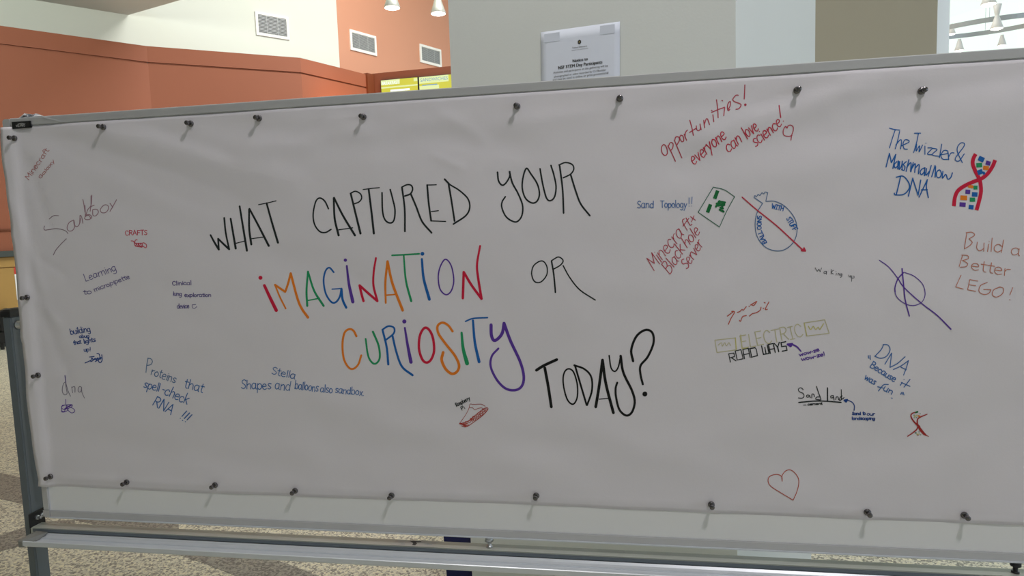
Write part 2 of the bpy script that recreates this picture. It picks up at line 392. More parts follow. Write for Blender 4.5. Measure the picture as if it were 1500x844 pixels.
screen(615.5, 668, 113.4, 110.2, 'SANDWICHES', 'lit yellow menu screen reading sandwiches, beside the grey column', False)

# ================================================================== hanging lamps
def cone_lamp(px, py, dpx, depth, label, group, ztop, full=1.9, hour=False, shade='lampsh'):
    c = at_depth(px, py, depth); R = dpx / 2 * depth / F_PX; H = R * full
    t = thing('pendant_lamp', c, label, 'lamp', group)
    T = Matrix.Translation(c)
    bm = bmesh.new()
    prof = [(R * 0.97, -0.0), (R, 0.006), (R * 0.78, H * 0.35), (R * 0.42, H * 0.95), (R * 0.34, H * 1.02), (R * 0.34, H * 1.05)]
    if hour: prof = [(R * 0.97, 0), (R, 0.006), (R * 0.72, H * 0.4), (R * 0.42, H * 0.95), (R * 0.36, H * 1.02), (R * 0.42, H * 1.2), (R * 0.66, H * 1.75), (R * 0.64, H * 1.77)]
    lathe(bm, prof, T, 28); obj('lamp_shade', bm, MT[shade], t, True)
    bm = bmesh.new(); lathe(bm, [(R * 0.93, -0.012), (R * 0.6, -0.03), (R * 0.1, -0.04)], T, 28); obj('diffuser', bm, MT['glow'], t, True)
    top = H * (1.77 if hour else 1.05)
    bm = bmesh.new(); lathe(bm, [(0.006, top), (0.006, ztop - c.z)], T, 8); obj('cable', bm, MT['dark'], t)
g = 'cone pendant lamps over the food counter'
cone_lamp(574.5, 11.0, 23.5, 12.6, 'grey cone pendant lamp before the terracotta wall, farther from the grey column', g, 9.2)
cone_lamp(642, 19.5, 22.5, 12.9, 'grey cone pendant lamp before the terracotta wall, beside the grey column', g, 9.2)
cone_lamp(1448.0, 6.0, 20, 10.5, 'cone pendant lamp cut by the top edge, above the ring of lights', 'cone lamps around the ring', 9.2, shade='lampsw')
# ring light: two arcs of one ring, seen from below
rc = at_depth(1446, 39.0, 11.0); RAD = 0.87
ch = thing('ring_chandelier', rc, 'large round metal ring light with cone shades hanging before the bright windows', 'chandelier')
tilt = Matrix.Translation(rc) @ Matrix.Rotation(math.radians(5.0), 4, 'X') @ Matrix.Rotation(math.radians(-2.2), 4, 'Y')
bm = bmesh.new(); n = 72; rings = []
for k in range(n):
    a = 2 * math.pi * k / n; rg = []
    for r, z in ((RAD - 0.02, -0.035), (RAD + 0.02, -0.035), (RAD + 0.02, 0.035), (RAD - 0.02, 0.035)):
        rg.append(bm.verts.new(tilt @ Vector((r * math.cos(a), r * math.sin(a), z))))
    rings.append(rg)
for k in range(n):
    a, b = rings[k], rings[(k + 1) % n]
    for i in range(4): bm.faces.new((a[i], a[(i + 1) % 4], b[(i + 1) % 4], b[i]))
bmesh.ops.recalc_face_normals(bm, faces=bm.faces[:])
obj('ring', bm, MT['ring'], ch)
for k in range(8):
    a = 2 * math.pi * (k + 0.5) / 8; p = tilt @ Vector((RAD * math.cos(a), RAD * math.sin(a), 0.035))
    bm = bmesh.new(); lathe(bm, [(0.003, 0), (0.003, 9.2 - p.z)], Matrix.Translation(p), 6); obj('cable', bm, MT['ring'], ch)
def ring_lamp(px, py, dpx, depth, up, full):
    c = at_depth(px, py, depth); R = dpx / 2 * depth / F_PX; H = R * full; T = Matrix.Translation(c)
    bm = bmesh.new()
    lathe(bm, [(R * 0.97, 0), (R, 0.005), (R * 0.7, H * 0.45), (R * 0.36, H), (R * 0.36, H * 1.08)] + ([(R * 0.45, H * 1.35), (R * 0.66, H * up)] if up else []), T, 24)
    s = obj('lamp_shade', bm, MT['lampsw'], ch, True)
    bm = bmesh.new(); lathe(bm, [(R * 0.92, -0.008), (R * 0.5, -0.02), (R * 0.1, -0.025)], T, 24)
    o = obj('diffuser', bm, MT['glow'], s, True)
ring_lamp(1460, 41.5, 16.5, 9.9, 1.95, 2.1)
ring_lamp(1405, 74, 12.5, 11.5, 0, 2.4)
ring_lamp(1467.5, 66.5, 11.5, 11.6, 0, 2.4)
ring_lamp(1394, 49.5, 10, 10.9, 0, 2.6)

# ================================================================== notice sheet on the column
nA = Vector((A1 - A0)).cross(Vector((0, 0, 1))).normalized()
if nA.dot(CAM - A0) < 0: nA = -nA
def onA(x, y, lift=0.003): return at_plane(x, y, A0 + nA * lift, nA)
c00, c10 = onA(792, 47.5), onA(908, 31.5)
xv = (c10 - c00); wv = xv.length; xh = xv.normalized(); dn = xh.cross(nA); 
if dn.z > 0: dn = -dn
hv = wv * 1.36
nt_ = thing('notice_sheet', c00 + dn * hv, 'white printed notice about participants taped to the grey column', 'notice')
bm = bmesh.new(); N = 12
front = [[bm.verts.new(c00 + xh * (wv * i / N) + dn * (hv * j / N) + nA * (0.0010 * math.sin(3.14 * i / N) * (0.4 + 0.6 * math.cos(2.2 * j / N)))) for i in range(N + 1)] for j in range(N + 1)]
for j in range(N):
    for i in range(N): bm.faces.new((front[j][i], front[j][i + 1], front[j + 1][i + 1], front[j + 1][i]))
s = obj('sheet', bm, MT['sheet'], nt_, True)
sm = s.modifiers.new('t', 'SOLIDIFY'); sm.thickness = 0.0004; sm.offset = 0
for u, v, w_, h_ in ((0.05, 0.02, 0.2, 0.075), (0.76, 0.015, 0.18, 0.075)):
    bm = bmesh.new(); q = c00 + xh * (wv * u) + dn * (hv * v) + nA * 0.0014
    vs = [q, q + xh * wv * w_, q + xh * wv * w_ + dn * hv * h_, q + dn * hv * h_]
    a = [bm.verts.new(p) for p in vs]; b = [bm.verts.new(p + nA * 0.0001) for p in vs]; bm.faces.new(a); bm.faces.new(b)
    for i in range(4): bm.faces.new((a[i], a[(i + 1) % 4], b[(i + 1) % 4], b[i]))
    o = obj('tape', bm, MT['tape'], nt_)
def zl(x, y): return (780 + x / 8.443, 25 + y / 8.443)
for txt, a, b, m_, vs_ in (
    ('Science Discovery', (492, 388), (676, 364), 'ink', 1.0),
    ('UNIVERSITY OF COLORADO BOULDER', (482, 416), (688, 390), 'ink', 1.0),
    ('Notice to', (498, 560), (684, 532), 'ink', 1.0),
    ('NSF STEM Day Participants', (320, 645), (864, 572), 'ink', 1.05),
    ('Activities and participants at this gathering will be', (258, 700), (932, 612), 'ink', 1.0),
    ('photographed or video recorded by CU Boulder', (268, 748), (910, 662), 'ink', 1.0),
    ('and may be used in online or print promotional', (250, 790), (938, 700), 'ink', 1.0)):
    bold = txt.startswith('N')
    p0, p1 = onA(*zl(*a), 0.0052), onA(*zl(*b), 0.0052)
    o = text_part('heading' if bold else 'text_line', txt, p0, p1, MT[m_], nt_, nA, 0.0, vs_)
    if bold:
        o2 = o.modifiers.new('b', 'DISPLACE') if False else None
        me = o.data; n0 = len(me.vertices); co = [v.co.copy() for v in me.vertices]; fs = [tuple(p.vertices) for p in me.polygons]
        sh = [Vector((0, 0, 0)), xh * 0.0005, xh * -0.0005]
        me2 = bpy.data.meshes.new('heading'); me2.from_pydata([c + s_ + nA * (0.00005 * k) for k, s_ in enumerate(sh) for c in co], [], [tuple(i + n0 * k for i in f) for k in range(3) for f in fs])
        me2.materials.append(MT['ink']); o.data = me2
bm = bmesh.new(); cc = onA(*zl(580, 308), 0.0052)
def poly(bm, pts, mi=0):
    bm.faces.new([bm.verts.new(p) for p in pts]).material_index = mi
rr = 0.0075
poly(bm, [cc + xh * (rr * math.cos(math.pi / 3 * k + 0.5)) + dn * (rr * 1.1 * math.sin(math.pi / 3 * k + 0.5)) for k in range(6)])
poly(bm, [cc + nA * 0.0003 + xh * (rr * .45 * math.cos(math.pi / 2 * k)) + dn * (rr * .5 * math.sin(math.pi / 2 * k)) for k in range(4)], 1)
o = obj('emblem', bm, [MT['ink'], MT['gold']], nt_); o['label'] = 'small black and gold crest'

# navy bin behind the column's left edge
q0 = plan(648.4, 787, 3.04); 
bn = thing('waste_bin', (q0.x + 0.08, q0.y + 0.14, 0), 'navy blue bin on the floor, part hidden by the grey column', 'bin')
bm = bmesh.new()
lo = [(q0.x + 0.012, q0.y), (q0.x + 0.155, q0.y), (q0.x + 0.155, q0.y + 0.28), (q0.x + 0.012, q0.y + 0.28)]
hi = [(q0.x - 0.004, q0.y - 0.01), (q0.x + 0.165, q0.y - 0.01), (q0.x + 0.165, q0.y + 0.29), (q0.x - 0.004, q0.y + 0.29)]
a = [bm.verts.new((*p, 0.0)) for p in lo]; b = [bm.verts.new((*p, 0.55)) for p in hi]
bm.faces.new(a)
for i in range(4): bm.faces.new((a[i], a[(i + 1) % 4], b[(i + 1) % 4], b[i]))
bmesh.ops.recalc_face_normals(bm, faces=bm.faces[:]); o = obj('bin_body', bm, MT['navy'], bn)
sm = o.modifiers.new('t', 'SOLIDIFY'); sm.thickness = 0.004; sm.offset = -1
bm = bmesh.new(); x0, y0, x1, y1 = q0.x - 0.008, q0.y - 0.014, q0.x + 0.169, q0.y + 0.294
for lo_, hi_ in (((x0, y0), (x1, y0 + 0.014)), ((x0, y1 - 0.014), (x1, y1)), ((x0, y0 + 0.014), (x0 + 0.014, y1 - 0.014)), ((x1 - 0.014, y0 + 0.014), (x1, y1 - 0.014))):
    box(bm, (*lo_, 0.54), (*hi_, 0.56))
obj('rim', bm, MT['navy'], bn)

# black armchair in front of the wood counter (left edge)
c = at_z(-20, 512, 0.0); T = Matrix.Translation((c.x, c.y, 0)) @ Matrix.Rotation(math.radians(35), 4, 'Z')
t = thing('armchair', (c.x, c.y, 0), 'black padded armchair cut by the left edge, in front of the wood counter', 'armchair')
def pad(nm, lo, hi, bv=0.03):
    bm = bmesh.new(); box(bm, lo, hi, T); bevel(bm, bv, 3); obj(nm, bm, MT['black'], t)
pad('seat', (-0.24, -0.26, 0.30), (0.24, 0.20, 0.42)); pad('backrest', (-0.24, 0.14, 0.36), (0.24, 0.26, 0.73))
pad('armrest', (-0.31, -0.26, 0.26), (-0.24, 0.24, 0.58), 0.02); pad('armrest', (0.24, -0.26, 0.26), (0.31, 0.24, 0.58), 0.02)
pad('base_frame', (-0.30, -0.25, 0.10), (0.30, 0.24, 0.26), 0.01)
for sx in (-0.26, 0.22):
    for sy in (-0.22, 0.18): pad('leg', (sx, sy, 0.0), (sx + 0.04, sy + 0.04, 0.10), 0.004)
# ================================================================== the whiteboard on its stand
BW = 2.93
wb = thing('mobile_whiteboard', (BW / 2, 0.02, 0), 'large wheeled whiteboard on a grey metal stand with a silver marker tray', 'whiteboard')
bm = bmesh.new(); box(bm, (0.02, 0.006, ZBOT + 0.02), (BW - 0.02, 0.024, ZTOP - 0.02)); obj('board_surface', bm, MT['board'], wb)
RW = 0.0225
def rail(lo, hi):
    bm = bmesh.new(); box(bm, lo, hi); bevel(bm, 0.0022, 2); obj('frame_rail', bm, MT['alu'], wb)
rail((RW, 0.0, ZTOP - RW), (BW - RW, 0.03, ZTOP)); rail((RW, 0.0, ZBOT), (BW - RW, 0.03, ZBOT + RW))
rail((0.0, 0.0, ZBOT + RW), (RW, 0.03, ZTOP - RW)); rail((BW - RW, 0.0, ZBOT + RW), (BW, 0.03, ZTOP - RW))
bm = bmesh.new(); box(bm, (RW, -0.004, ZBOT - 0.0005), (BW - RW, 0.0, ZBOT + 0.0025)); obj('frame_lip', bm, MT['tray'], wb)
bm = bmesh.new(); box(bm, (RW, 0.004, ZTOP - 0.0005), (BW - RW, 0.028, ZTOP + 0.002)); obj('frame_lip', bm, MT['white'], wb)  # top lip coloured white as a painted highlight along the rim
for cx, cz, sx, sz in ((0, ZTOP, 1, -1), (0, ZBOT, 1, 1), (BW, ZTOP, -1, -1), (BW, ZBOT, -1, 1)):   # rounded corner caps
    bm = bmesh.new(); pts = [(cx + sx * RW, cz), (cx + sx * RW, cz + sz * RW), (cx, cz + sz * RW)]
    for k in range(6):
        a = math.pi / 2 * k / 5
        pts.append((cx + sx * 0.009 * (1 - math.cos(a)), cz + sz * 0.009 * (1 - math.sin(a))))
    a = [bm.verts.new((x, -0.0012, z)) for x, z in pts]; b = [bm.verts.new((x, 0.031, z)) for x, z in pts]
    bm.faces.new(a); bm.faces.new(b)
    for i in range(len(pts)): bm.faces.new((a[i], a[(i + 1) % len(pts)], b[(i + 1) % len(pts)], b[i]))
    bmesh.ops.recalc_face_normals(bm, faces=bm.faces[:]); obj('corner_cap', bm, MT['capg'] if False else MT['alu'], wb)
# name plate
q = [at_y(x, y, -0.003) for x, y in ((17, 178.8), (44.2, 176.8), (45.5, 186.8), (18.2, 188.8))]
bm = bmesh.new(); a = [bm.verts.new(p) for p in q]; b = [bm.verts.new(p + Vector((0, 0.0035, 0))) for p in q]
bm.faces.new(a); bm.faces.new(b)
for i in range(4): bm.faces.new((a[i], a[(i + 1) % 4], b[(i + 1) % 4], b[i]))
bmesh.ops.recalc_face_normals(bm, faces=bm.faces[:]); npl = obj('name_plate', bm, MT['black'], wb); npl['label'] = 'black name plate with small white letters'
text_part('plate_lettering', 'VIZ-PRO', at_y(23.5, 186.3, -0.0035), at_y(37, 185.2, -0.0035), MT['white'], wb, (0, -1, 0), 0.0004, 1.15)
bm = bmesh.new()
arc = [at_y(x, y, -0.0039) for x, y in ((25, 181.8), (28, 180.8), (31, 180.2), (34, 180.6), (38, 181.4), (34, 181.5), (31, 181.2), (28, 181.6))]
poly(bm, arc); obj('plate_swoosh', bm, MT['alu'], wb)
# posts
def post(x0, x1, mirror=False):
    bm = bmesh.new(); box(bm, (x0, 0.0, 0.09), (x1, 0.05, 1.363)); bevel(bm, 0.004, 3); p = obj('post', bm, MT['post'], wb)
    bm = bmesh.new(); lv = [(0.0015, 1.362), (0.0015, 1.372), (0.0, 1.378), (-0.004, 1.384), (-0.010, 1.387)]
    rr_ = [[bm.verts.new(v) for v in ((x0 - e, -e, z), (x1 + e, -e, z), (x1 + e, 0.05 + e, z), (x0 - e, 0.05 + e, z))] for e, z in lv]
    for a, b in zip(rr_, rr_[1:]):
        for i in range(4): bm.faces.new((a[i], a[(i + 1) % 4], b[(i + 1) % 4], b[i]))
    bm.faces.new(rr_[0]); bm.faces.new(rr_[-1]); bmesh.ops.recalc_face_normals(bm, faces=bm.faces[:]); obj('post_cap', bm, MT['black'], p)
    xi, s = (x1, 1) if not mirror else (x0, -1)
    T = Matrix.Translation((xi, 0.022, 1.335)) @ Matrix.Rotation(math.radians(90 * s), 4, 'Y')
    bm = bmesh.new(); lathe(bm, [(0.013, 0.0), (0.013, 0.006), (0.008, 0.007), (0.008, 0.03), (0.012, 0.031), (0.012, 0.045)], T, 16); obj('pivot_bolt', bm, MT['chrome'] , p, True)
    # foot with casters
    bm = bmesh.new(); box(bm, (x0, -0.27, 0.06), (x1, 0.33, 0.092)); bevel(bm, 0.004, 2); obj('foot', bm, MT['post'], wb)
    for yy in (-0.24, 0.30):
        T = Matrix.Translation(((x0 + x1) / 2 - 0.012, yy, 0.0275)) @ Matrix.Rotation(math.radians(90), 4, 'Y')
        bm = bmesh.new(); lathe(bm, [(0.02, 0.0), (0.027, 0.003), (0.027, 0.021), (0.02, 0.024)], T, 20); c = obj('caster', bm, MT['black'], wb)
        bm = bmesh.new(); box(bm, ((x0 + x1) / 2 - 0.008, yy - 0.012, 0.045), ((x0 + x1) / 2 + 0.008, yy + 0.012, 0.0605)); obj('caster_fork', bm, MT['chrome'], c)
    # bracket joining post and crossbar
    bx0, bx1 = (x1, x1 + 0.004) if not mirror else (x0 - 0.004, x0)
    bm = bmesh.new(); box(bm, (bx0, -0.012, 0.652), (bx1, 0.046, 0.742)); bevel(bm, 0.0015, 1); br = obj('bracket', bm, MT['black'], wb)
    for zz, yy in ((0.722, 0.014), (0.722, 0.032)):
        T = Matrix.Translation((bx1 if not mirror else bx0, yy, zz)) @ Matrix.Rotation(math.radians(90 * s), 4, 'Y')
        bm = bmesh.new(); lathe(bm, [(0.0075, 0), (0.0075, 0.005), (0.004, 0.006), (0.004, 0.016), (0.003, 0.017)], T, 6); obj('bolt', bm, MT['chrome'], br)
post(-0.076, -0.045); post(BW + 0.045, BW + 0.076, True)
# crossbar
bm = bmesh.new(); box(bm, (-0.041, -0.014, 0.640), (BW + 0.041, 0.030, 0.700)); bevel(bm, 0.003, 2); cbar = obj('crossbar', bm, MT['bar'], wb)
bm = bmesh.new(); box(bm, (-0.03, -0.0148, 0.6885), (BW + 0.03, -0.0138, 0.6985)); obj('gap_shade_strip', bm, MT['post'], cbar)  # dark strip stands for the shade in the gap above the tray
q = [at_z(x, y, 0.7004) for x, y in ((581, 791.3), (640, 793.4), (635.5, 801.8), (573.5, 799))]
bm = bmesh.new(); a = [bm.verts.new(p) for p in q]; b = [bm.verts.new(p + Vector((0, 0, 0.0004))) for p in q]; bm.faces.new(a); bm.faces.new(b)
for i in range(4): bm.faces.new((a[i], a[(i + 1) % 4], b[(i + 1) % 4], b[i]))
bmesh.ops.recalc_face_normals(bm, faces=bm.faces[:]); st = obj('sticker', bm, mat('sticker_grey', (0.50, 0.48, 0.44), 0.5), cbar); st['label'] = 'small pale instruction sticker with a dark pictogram'
bm = bmesh.new()
for pts in ([(600, 792.6), (617, 793.2), (617, 794.2), (609, 794.2), (611, 796.4), (608, 799), (603.5, 798.4), (605.5, 795.6), (603, 794)],):
    poly(bm, [at_z(x, y, 0.7012) for x, y in pts])
for x, y in ((584, 795.5), (587, 797), (622, 797), (626, 798)):
    poly(bm, [at_z(x + dx, y + dy, 0.7012) for dx, dy in ((0, -0.9), (7, -0.7), (6.4, 0.5), (-0.6, 0.3))], 1)
obj('sticker_print', bm, [MT['ink'], MT['ventg']], cbar)
def stop_bolt(x, m, z0=0.70, z1=ZBOT - 0.001):
    T = Matrix.Translation((x, 0.008, z0))
    bm = bmesh.new(); h = z1 - z0
    lathe(bm, [(0.009, 0), (0.009, 0.004), (0.0055, 0.0045), (0.0055, h - 0.012), (0.012, h - 0.0115), (0.012, h)], T, 14); obj('support_bolt', bm, m, cbar, True)
stop_bolt(1.419, MT['chrome']); stop_bolt(2.735, MT['black'])
# marker tray: an open channel, profile in (y, z)
prof = [(-0.0145, 0.689), (-0.0145, 0.6865), (-0.020, 0.681), (-0.034, 0.6765), (-0.046, 0.6755), (-0.060, 0.6765), (-0.069, 0.680), (-0.0735, 0.687),
        (-0.0765, 0.6895), (-0.079, 0.688), (-0.0795, 0.676), (-0.076, 0.672), (-0.030, 0.670), (-0.0145, 0.676)]
TX0, TX1 = -0.004, BW + 0.004
def extrude_x(bm, prof, x0, x1):
    a = [bm.verts.new((x0, y, z)) for y, z in prof]; b = [bm.verts.new((x1, y, z)) for y, z in prof]
    bm.faces.new(a); bm.faces.new(b)
    for i in range(len(prof)): bm.faces.new((a[i], a[(i + 1) % len(prof)], b[(i + 1) % len(prof)], b[i]))
    bmesh.ops.recalc_face_normals(bm, faces=bm.faces[:])
bm = bmesh.new(); extrude_x(bm, prof, TX0, TX1); tray = obj('marker_tray', bm, MT['tray'], wb)
bm = bmesh.new(); extrude_x(bm, [(-0.030, 0.6775), (-0.031, 0.6800), (-0.034, 0.6800), (-0.035, 0.6768)], TX0, TX1); obj('tray_ridge', bm, MT['tray'], tray)
def end_cap(x0, x1):
    bm = bmesh.new(); extrude_x(bm, [(-0.0145, 0.692), (-0.018, 0.6925), (-0.078, 0.6925), (-0.081, 0.690), (-0.081, 0.671), (-0.076, 0.668), (-0.0145, 0.668)], x0, x1)
    bevel(bm, 0.001, 1); obj('end_cap', bm, MT['capg'], tray)
end_cap(-0.018, -0.003); end_cap(BW + 0.003, BW + 0.018)
# flared inner cheek of the left cap
bm = bmesh.new(); vs = [(-0.004, -0.0155, 0.6922), (0.024, -0.0155, 0.6900), (0.016, -0.040, 0.6795), (0.004, -0.066, 0.6810), (-0.004, -0.078, 0.6900)]
a = [bm.verts.new(v) for v in vs]; b = [bm.verts.new((v[0], v[1], v[2] - 0.0025)) for v in vs]; bm.faces.new(a); bm.faces.new(b)
for i in range(5): bm.faces.new((a[i], a[(i + 1) % 5], b[(i + 1) % 5], b[i]))
bmesh.ops.recalc_face_normals(bm, faces=bm.faces[:]); obj('end_cap', bm, MT['capg'], tray)

# ================================================================== the paper banner
LEFT = [(2.6, 189), (2.3, 200), (3.2, 215), (5, 240), (9, 262), (10.5, 275), (12, 290), (14, 305), (17, 325), (18, 345), (21, 360), (22, 372), (24.5, 392), (27, 415), (28, 440),
        (30, 460), (32, 478), (31.6, 497), (34, 501), (36, 520), (38.6, 540), (40, 560), (40.6, 585), (43, 604), (46.5, 630), (46.8, 632), (49.5, 655), (53, 680), (57.5, 704), (57, 712)]
BOT = [(57, 712), (65, 713), (73, 713.4), (100, 713.6), (160, 716.5), (215, 719.3), (300, 723.4), (400, 726.4), (500, 730.8), (600, 734.5), (660, 736.5), (800, 741.2), (900, 746.8),
       (1000, 750.6), (1140, 757), (1240, 761), (1300, 763.6), (1440, 768.6), (1500, 770.5), (1580, 774)]
lp = sorted([(at_y(x, y, 0).z, at_y(x, y, 0).x) for x, y in LEFT]); bp = [(at_y(x, y, 0).x, at_y(x, y, 0).z) for x, y in BOT]
def lerp_tab(tab, t):
    if t <= tab[0][0]: return tab[0][1]
    for (a, va), (b, vb) in zip(tab, tab[1:]):
        if t <= b: return va + (vb - va) * (t - a) / max(b - a, 1e-9)
    return tab[-1][1]
PTOP = ZTOP - RW - 0.0008
RIDGES = [  # (x0, y0, x1, y1, half width px, height mm)
    (60, 195, 340, 300, 22, -2.2), (110, 178, 420, 262, 20, 1.6), (215, 182, 330, 225, 10, -1.0), (300, 175, 560, 215, 16, -1.2), (380, 215, 640, 180, 14, 1.3),
    (430, 202, 500, 160, 6, -0.9), (462, 195, 480, 172, 4, 0.8), (480, 175, 560, 165, 5, 0.7), (560, 190, 760, 215, 16, -1.2), (640, 160, 700, 200, 8, 0.7),
    (640, 230, 672, 244, 4, 0.7), (760, 180, 900, 160, 12, 1.0), (900, 165, 1060, 150, 10, -0.8), (1040, 200, 1240, 135, 16, 1.9), (1010, 240, 1300, 170, 20, -1.5),
    (1120, 150, 1220, 118, 8, -1.0), (1240, 115, 1330, 108, 6, 1.0), (1180, 250, 1500, 150, 26, 1.5), (1300, 330, 1500, 250, 24, -1.3), (1240, 300, 1060, 420, 20, 1.0),
    (1050, 640, 1300, 560, 22, 1.0), (1120, 700, 1500, 600, 26, -1.6), (1380, 740, 1500, 640, 18, -1.5), (870, 640, 1100, 700, 22, 1.2), (500, 600, 800, 690, 24, 1.1),
    (520, 660, 860, 650, 20, -1.0), (100, 640, 420, 690, 22, -1.0), (60, 560, 300, 500, 20, 0.8), (330, 640, 640, 600, 24, -0.8), (700, 330, 1000, 300, 30, 0.9),
    (180, 300, 520, 420, 26, -0.9), (60, 380, 90, 400, 5, -0.6), (45, 430, 80, 470, 8, 0.8), (60, 450, 100, 560, 10, -0.8), (90, 700, 300, 712, 6, 0.8), (500, 722, 720, 728, 5, 0.6),
    (830, 735, 1000, 742, 5, 0.6), (1200, 748, 1260, 752, 3, 1.0), (1400, 762, 1480, 764, 3, 1.0), (900, 420, 1260, 470, 30, 0.8), (700, 600, 900, 480, 26, -0.8),
    (1330, 430, 1500, 520, 26, 0.9), (40, 240, 70, 330, 9, -0.8), (20, 300, 60, 420, 8, 1.0), (1000, 130, 1100, 122, 5, 0.8), (1250, 150, 1500, 110, 10, -0.9)]
RG = []
for x0, y0, x1, y1, w, a in RIDGES:
    p, q = at_y(x0, y0, 0), at_y(x1, y1, 0); RG.append((p.x, p.z, q.x - p.x, q.z - p.z, w * 0.00177 * 1.15, a * 0.001))
def surf(x, z):
    t = min(max((x - 0.018) / 0.03, 0), 1); t = t * t * (3 - 2 * t)
    y = -0.0036 + t * 0.0066
    zb_ = lerp_tab(bp, max(x, bp[0][0])); tb = min(max((zb_ + 0.035 - z) / 0.03, 0), 1); y += t * tb * tb * 0.0026
    h = 0.0
    for px, pz, dx, dz, w, a in RG:
        L = dx * dx + dz * dz; u = ((x - px) * dx + (z - pz) * dz) / L
        cx = x - px - dx * u; cz = z - pz - dz * u; d2 = (cx * cx + cz * cz) / (w * w)
        if d2 < 9:
            e = 1.0
            if u < 0: e = math.exp(-(u * u) * L / (w * w * 4))
            elif u > 1: e = math.exp(-((u - 1) ** 2) * L / (w * w * 4))
            h += a * math.exp(-d2) * e
    h += 0.0009 * noise.noise(Vector((x * 3.1, z * 5.2 + x * 1.5, 0.3))) + 0.00045 * noise.noise(Vector((x * 9 + z * 4, z * 11, 4.1)))
    edge = min(1.0, max(0.0, (PTOP - z) / 0.05)); 
    h = h * (0.35 + 0.65 * edge)
    return y - h * 2.1 - (0.0012 if False else 0) - 0.0006
bnr = None
NU, NV = 250, 110
XR = BW - 0.03
bm = bmesh.new(); grid = []
for j in range(NV + 1):
    row = []
    for i in range(NU + 1):
        u = i / NU; v = j / NV
        for _ in range(1):
            zt = PTOP; x = 0.0 + XR * u
            zb = lerp_tab(bp, max(x, bp[0][0])); z = zt + (zb - zt) * v
            xl = lerp_tab(lp, z); x = xl + (XR - xl) * u; zb = lerp_tab(bp, max(x, bp[0][0])); z = zt + (zb - zt) * v
        y = min(surf(x, z), 0.0058)
        if x < 0.012: y += 0.0
        row.append(bm.verts.new((x, y, z)))
    grid.append(row)
for j in range(NV):
    for i in range(NU): bm.faces.new((grid[j][i], grid[j + 1][i], grid[j + 1][i + 1], grid[j][i + 1]))
bmesh.ops.recalc_face_normals(bm, faces=bm.faces[:])
bnr = obj('paper_banner', bm, MT['paper'], None, True)
sm = bnr.modifiers.new('thickness', 'SOLIDIFY'); sm.thickness = 0.0003; sm.offset = 0
tag(bnr, 'long white paper banner covered in handwriting, pinned across the whiteboard', 'banner')

# crumpled film at the top left corner of the frame
bm = bmesh.new(); random.seed(4)
top = [(28, 172.5), (33, 168.5), (36, 166), (40, 166.8), (44, 167), (48, 167.8), (52, 166.2), (56, 167), (60, 168.6), (65, 170.3), (70, 171.2)]
bt = [(27, 175.3), (33, 174.8), (36, 174.5), (40, 174.3), (44, 174), (48, 173.7), (52, 173.4), (56, 173.0), (60, 172.6), (65, 172.2), (70, 171.6)]
rows = []
for f in (0, 0.25, 0.5, 0.75, 1.0):
    rows.append([bm.verts.new(at_y(a[0] + (b[0] - a[0]) * f, a[1] + (b[1] - a[1]) * f, 0.010 + random.uniform(-0.008, 0.008))) for a, b in zip(top, bt)])
for a, b in zip(rows, rows[1:]):
    for i in range(len(top) - 1): bm.faces.new((a[i], a[i + 1], b[i + 1], b[i]))
tail = [at_y(x, y, -0.002) for x, y in ((62, 170.5), (68, 171.5), (80, 175), (92, 177.6), (91, 177.9), (79, 175.8), (66, 172.6))]
poly(bm, tail)
cf = obj('crumpled_film', bm, MT['film']); sm = cf.modifiers.new('t', 'SOLIDIFY'); sm.thickness = 0.0003
tag(cf, 'crumpled scrap of clear film on the whiteboard frame, near its top left corner', 'film')

# ================================================================== magnetic push pins
PINS = [((22, 202.8), 'below the black name plate at the top left corner'), ((152, 186.3), 'at the top edge, next right of the name plate'),
        ((279, 181), 'at the top edge, second from the name plate'), ((379, 173.3), 'at the top edge, above the T of WHAT'),
        ((532.5, 171.3), 'at the top edge, above the P of CAPTURED'), ((757.5, 155.8), 'at the top edge, above the Y of YOUR'),
        ((908, 144.5), 'at the top edge, below the right side of the column notice'), ((1167.8, 132), 'at the top edge, right of the red word opportunities'),
        ((1350.5, 133), 'at the top edge, above the blue marshmallow words'), ((42.5, 435.6), 'on the left edge, level with the purple learning note'),
        ((57, 549.5), 'on the left edge, beside the small word dna'), ((74, 698.2), 'at the bottom left corner of the paper'),
        ((185.8, 706.4), 'at the bottom edge, next to the corner pin'), ((315, 710.8), 'at the bottom edge, just right of the RNA note'),
        ((432, 719.3), 'at the bottom edge, below the word Shapes'), ((573.5, 726.2), 'at the bottom edge, left of the red pie drawing'),
        ((785.5, 726.2), 'at the bottom edge, below the T of TODAY'), ((1042, 739.4), 'at the bottom edge, left of the red outlined heart'),
        ((1270.8, 750.8), 'at the bottom edge, next right of the red heart'), ((1413, 755.2), 'at the bottom edge, nearest the right side')]
proto = None
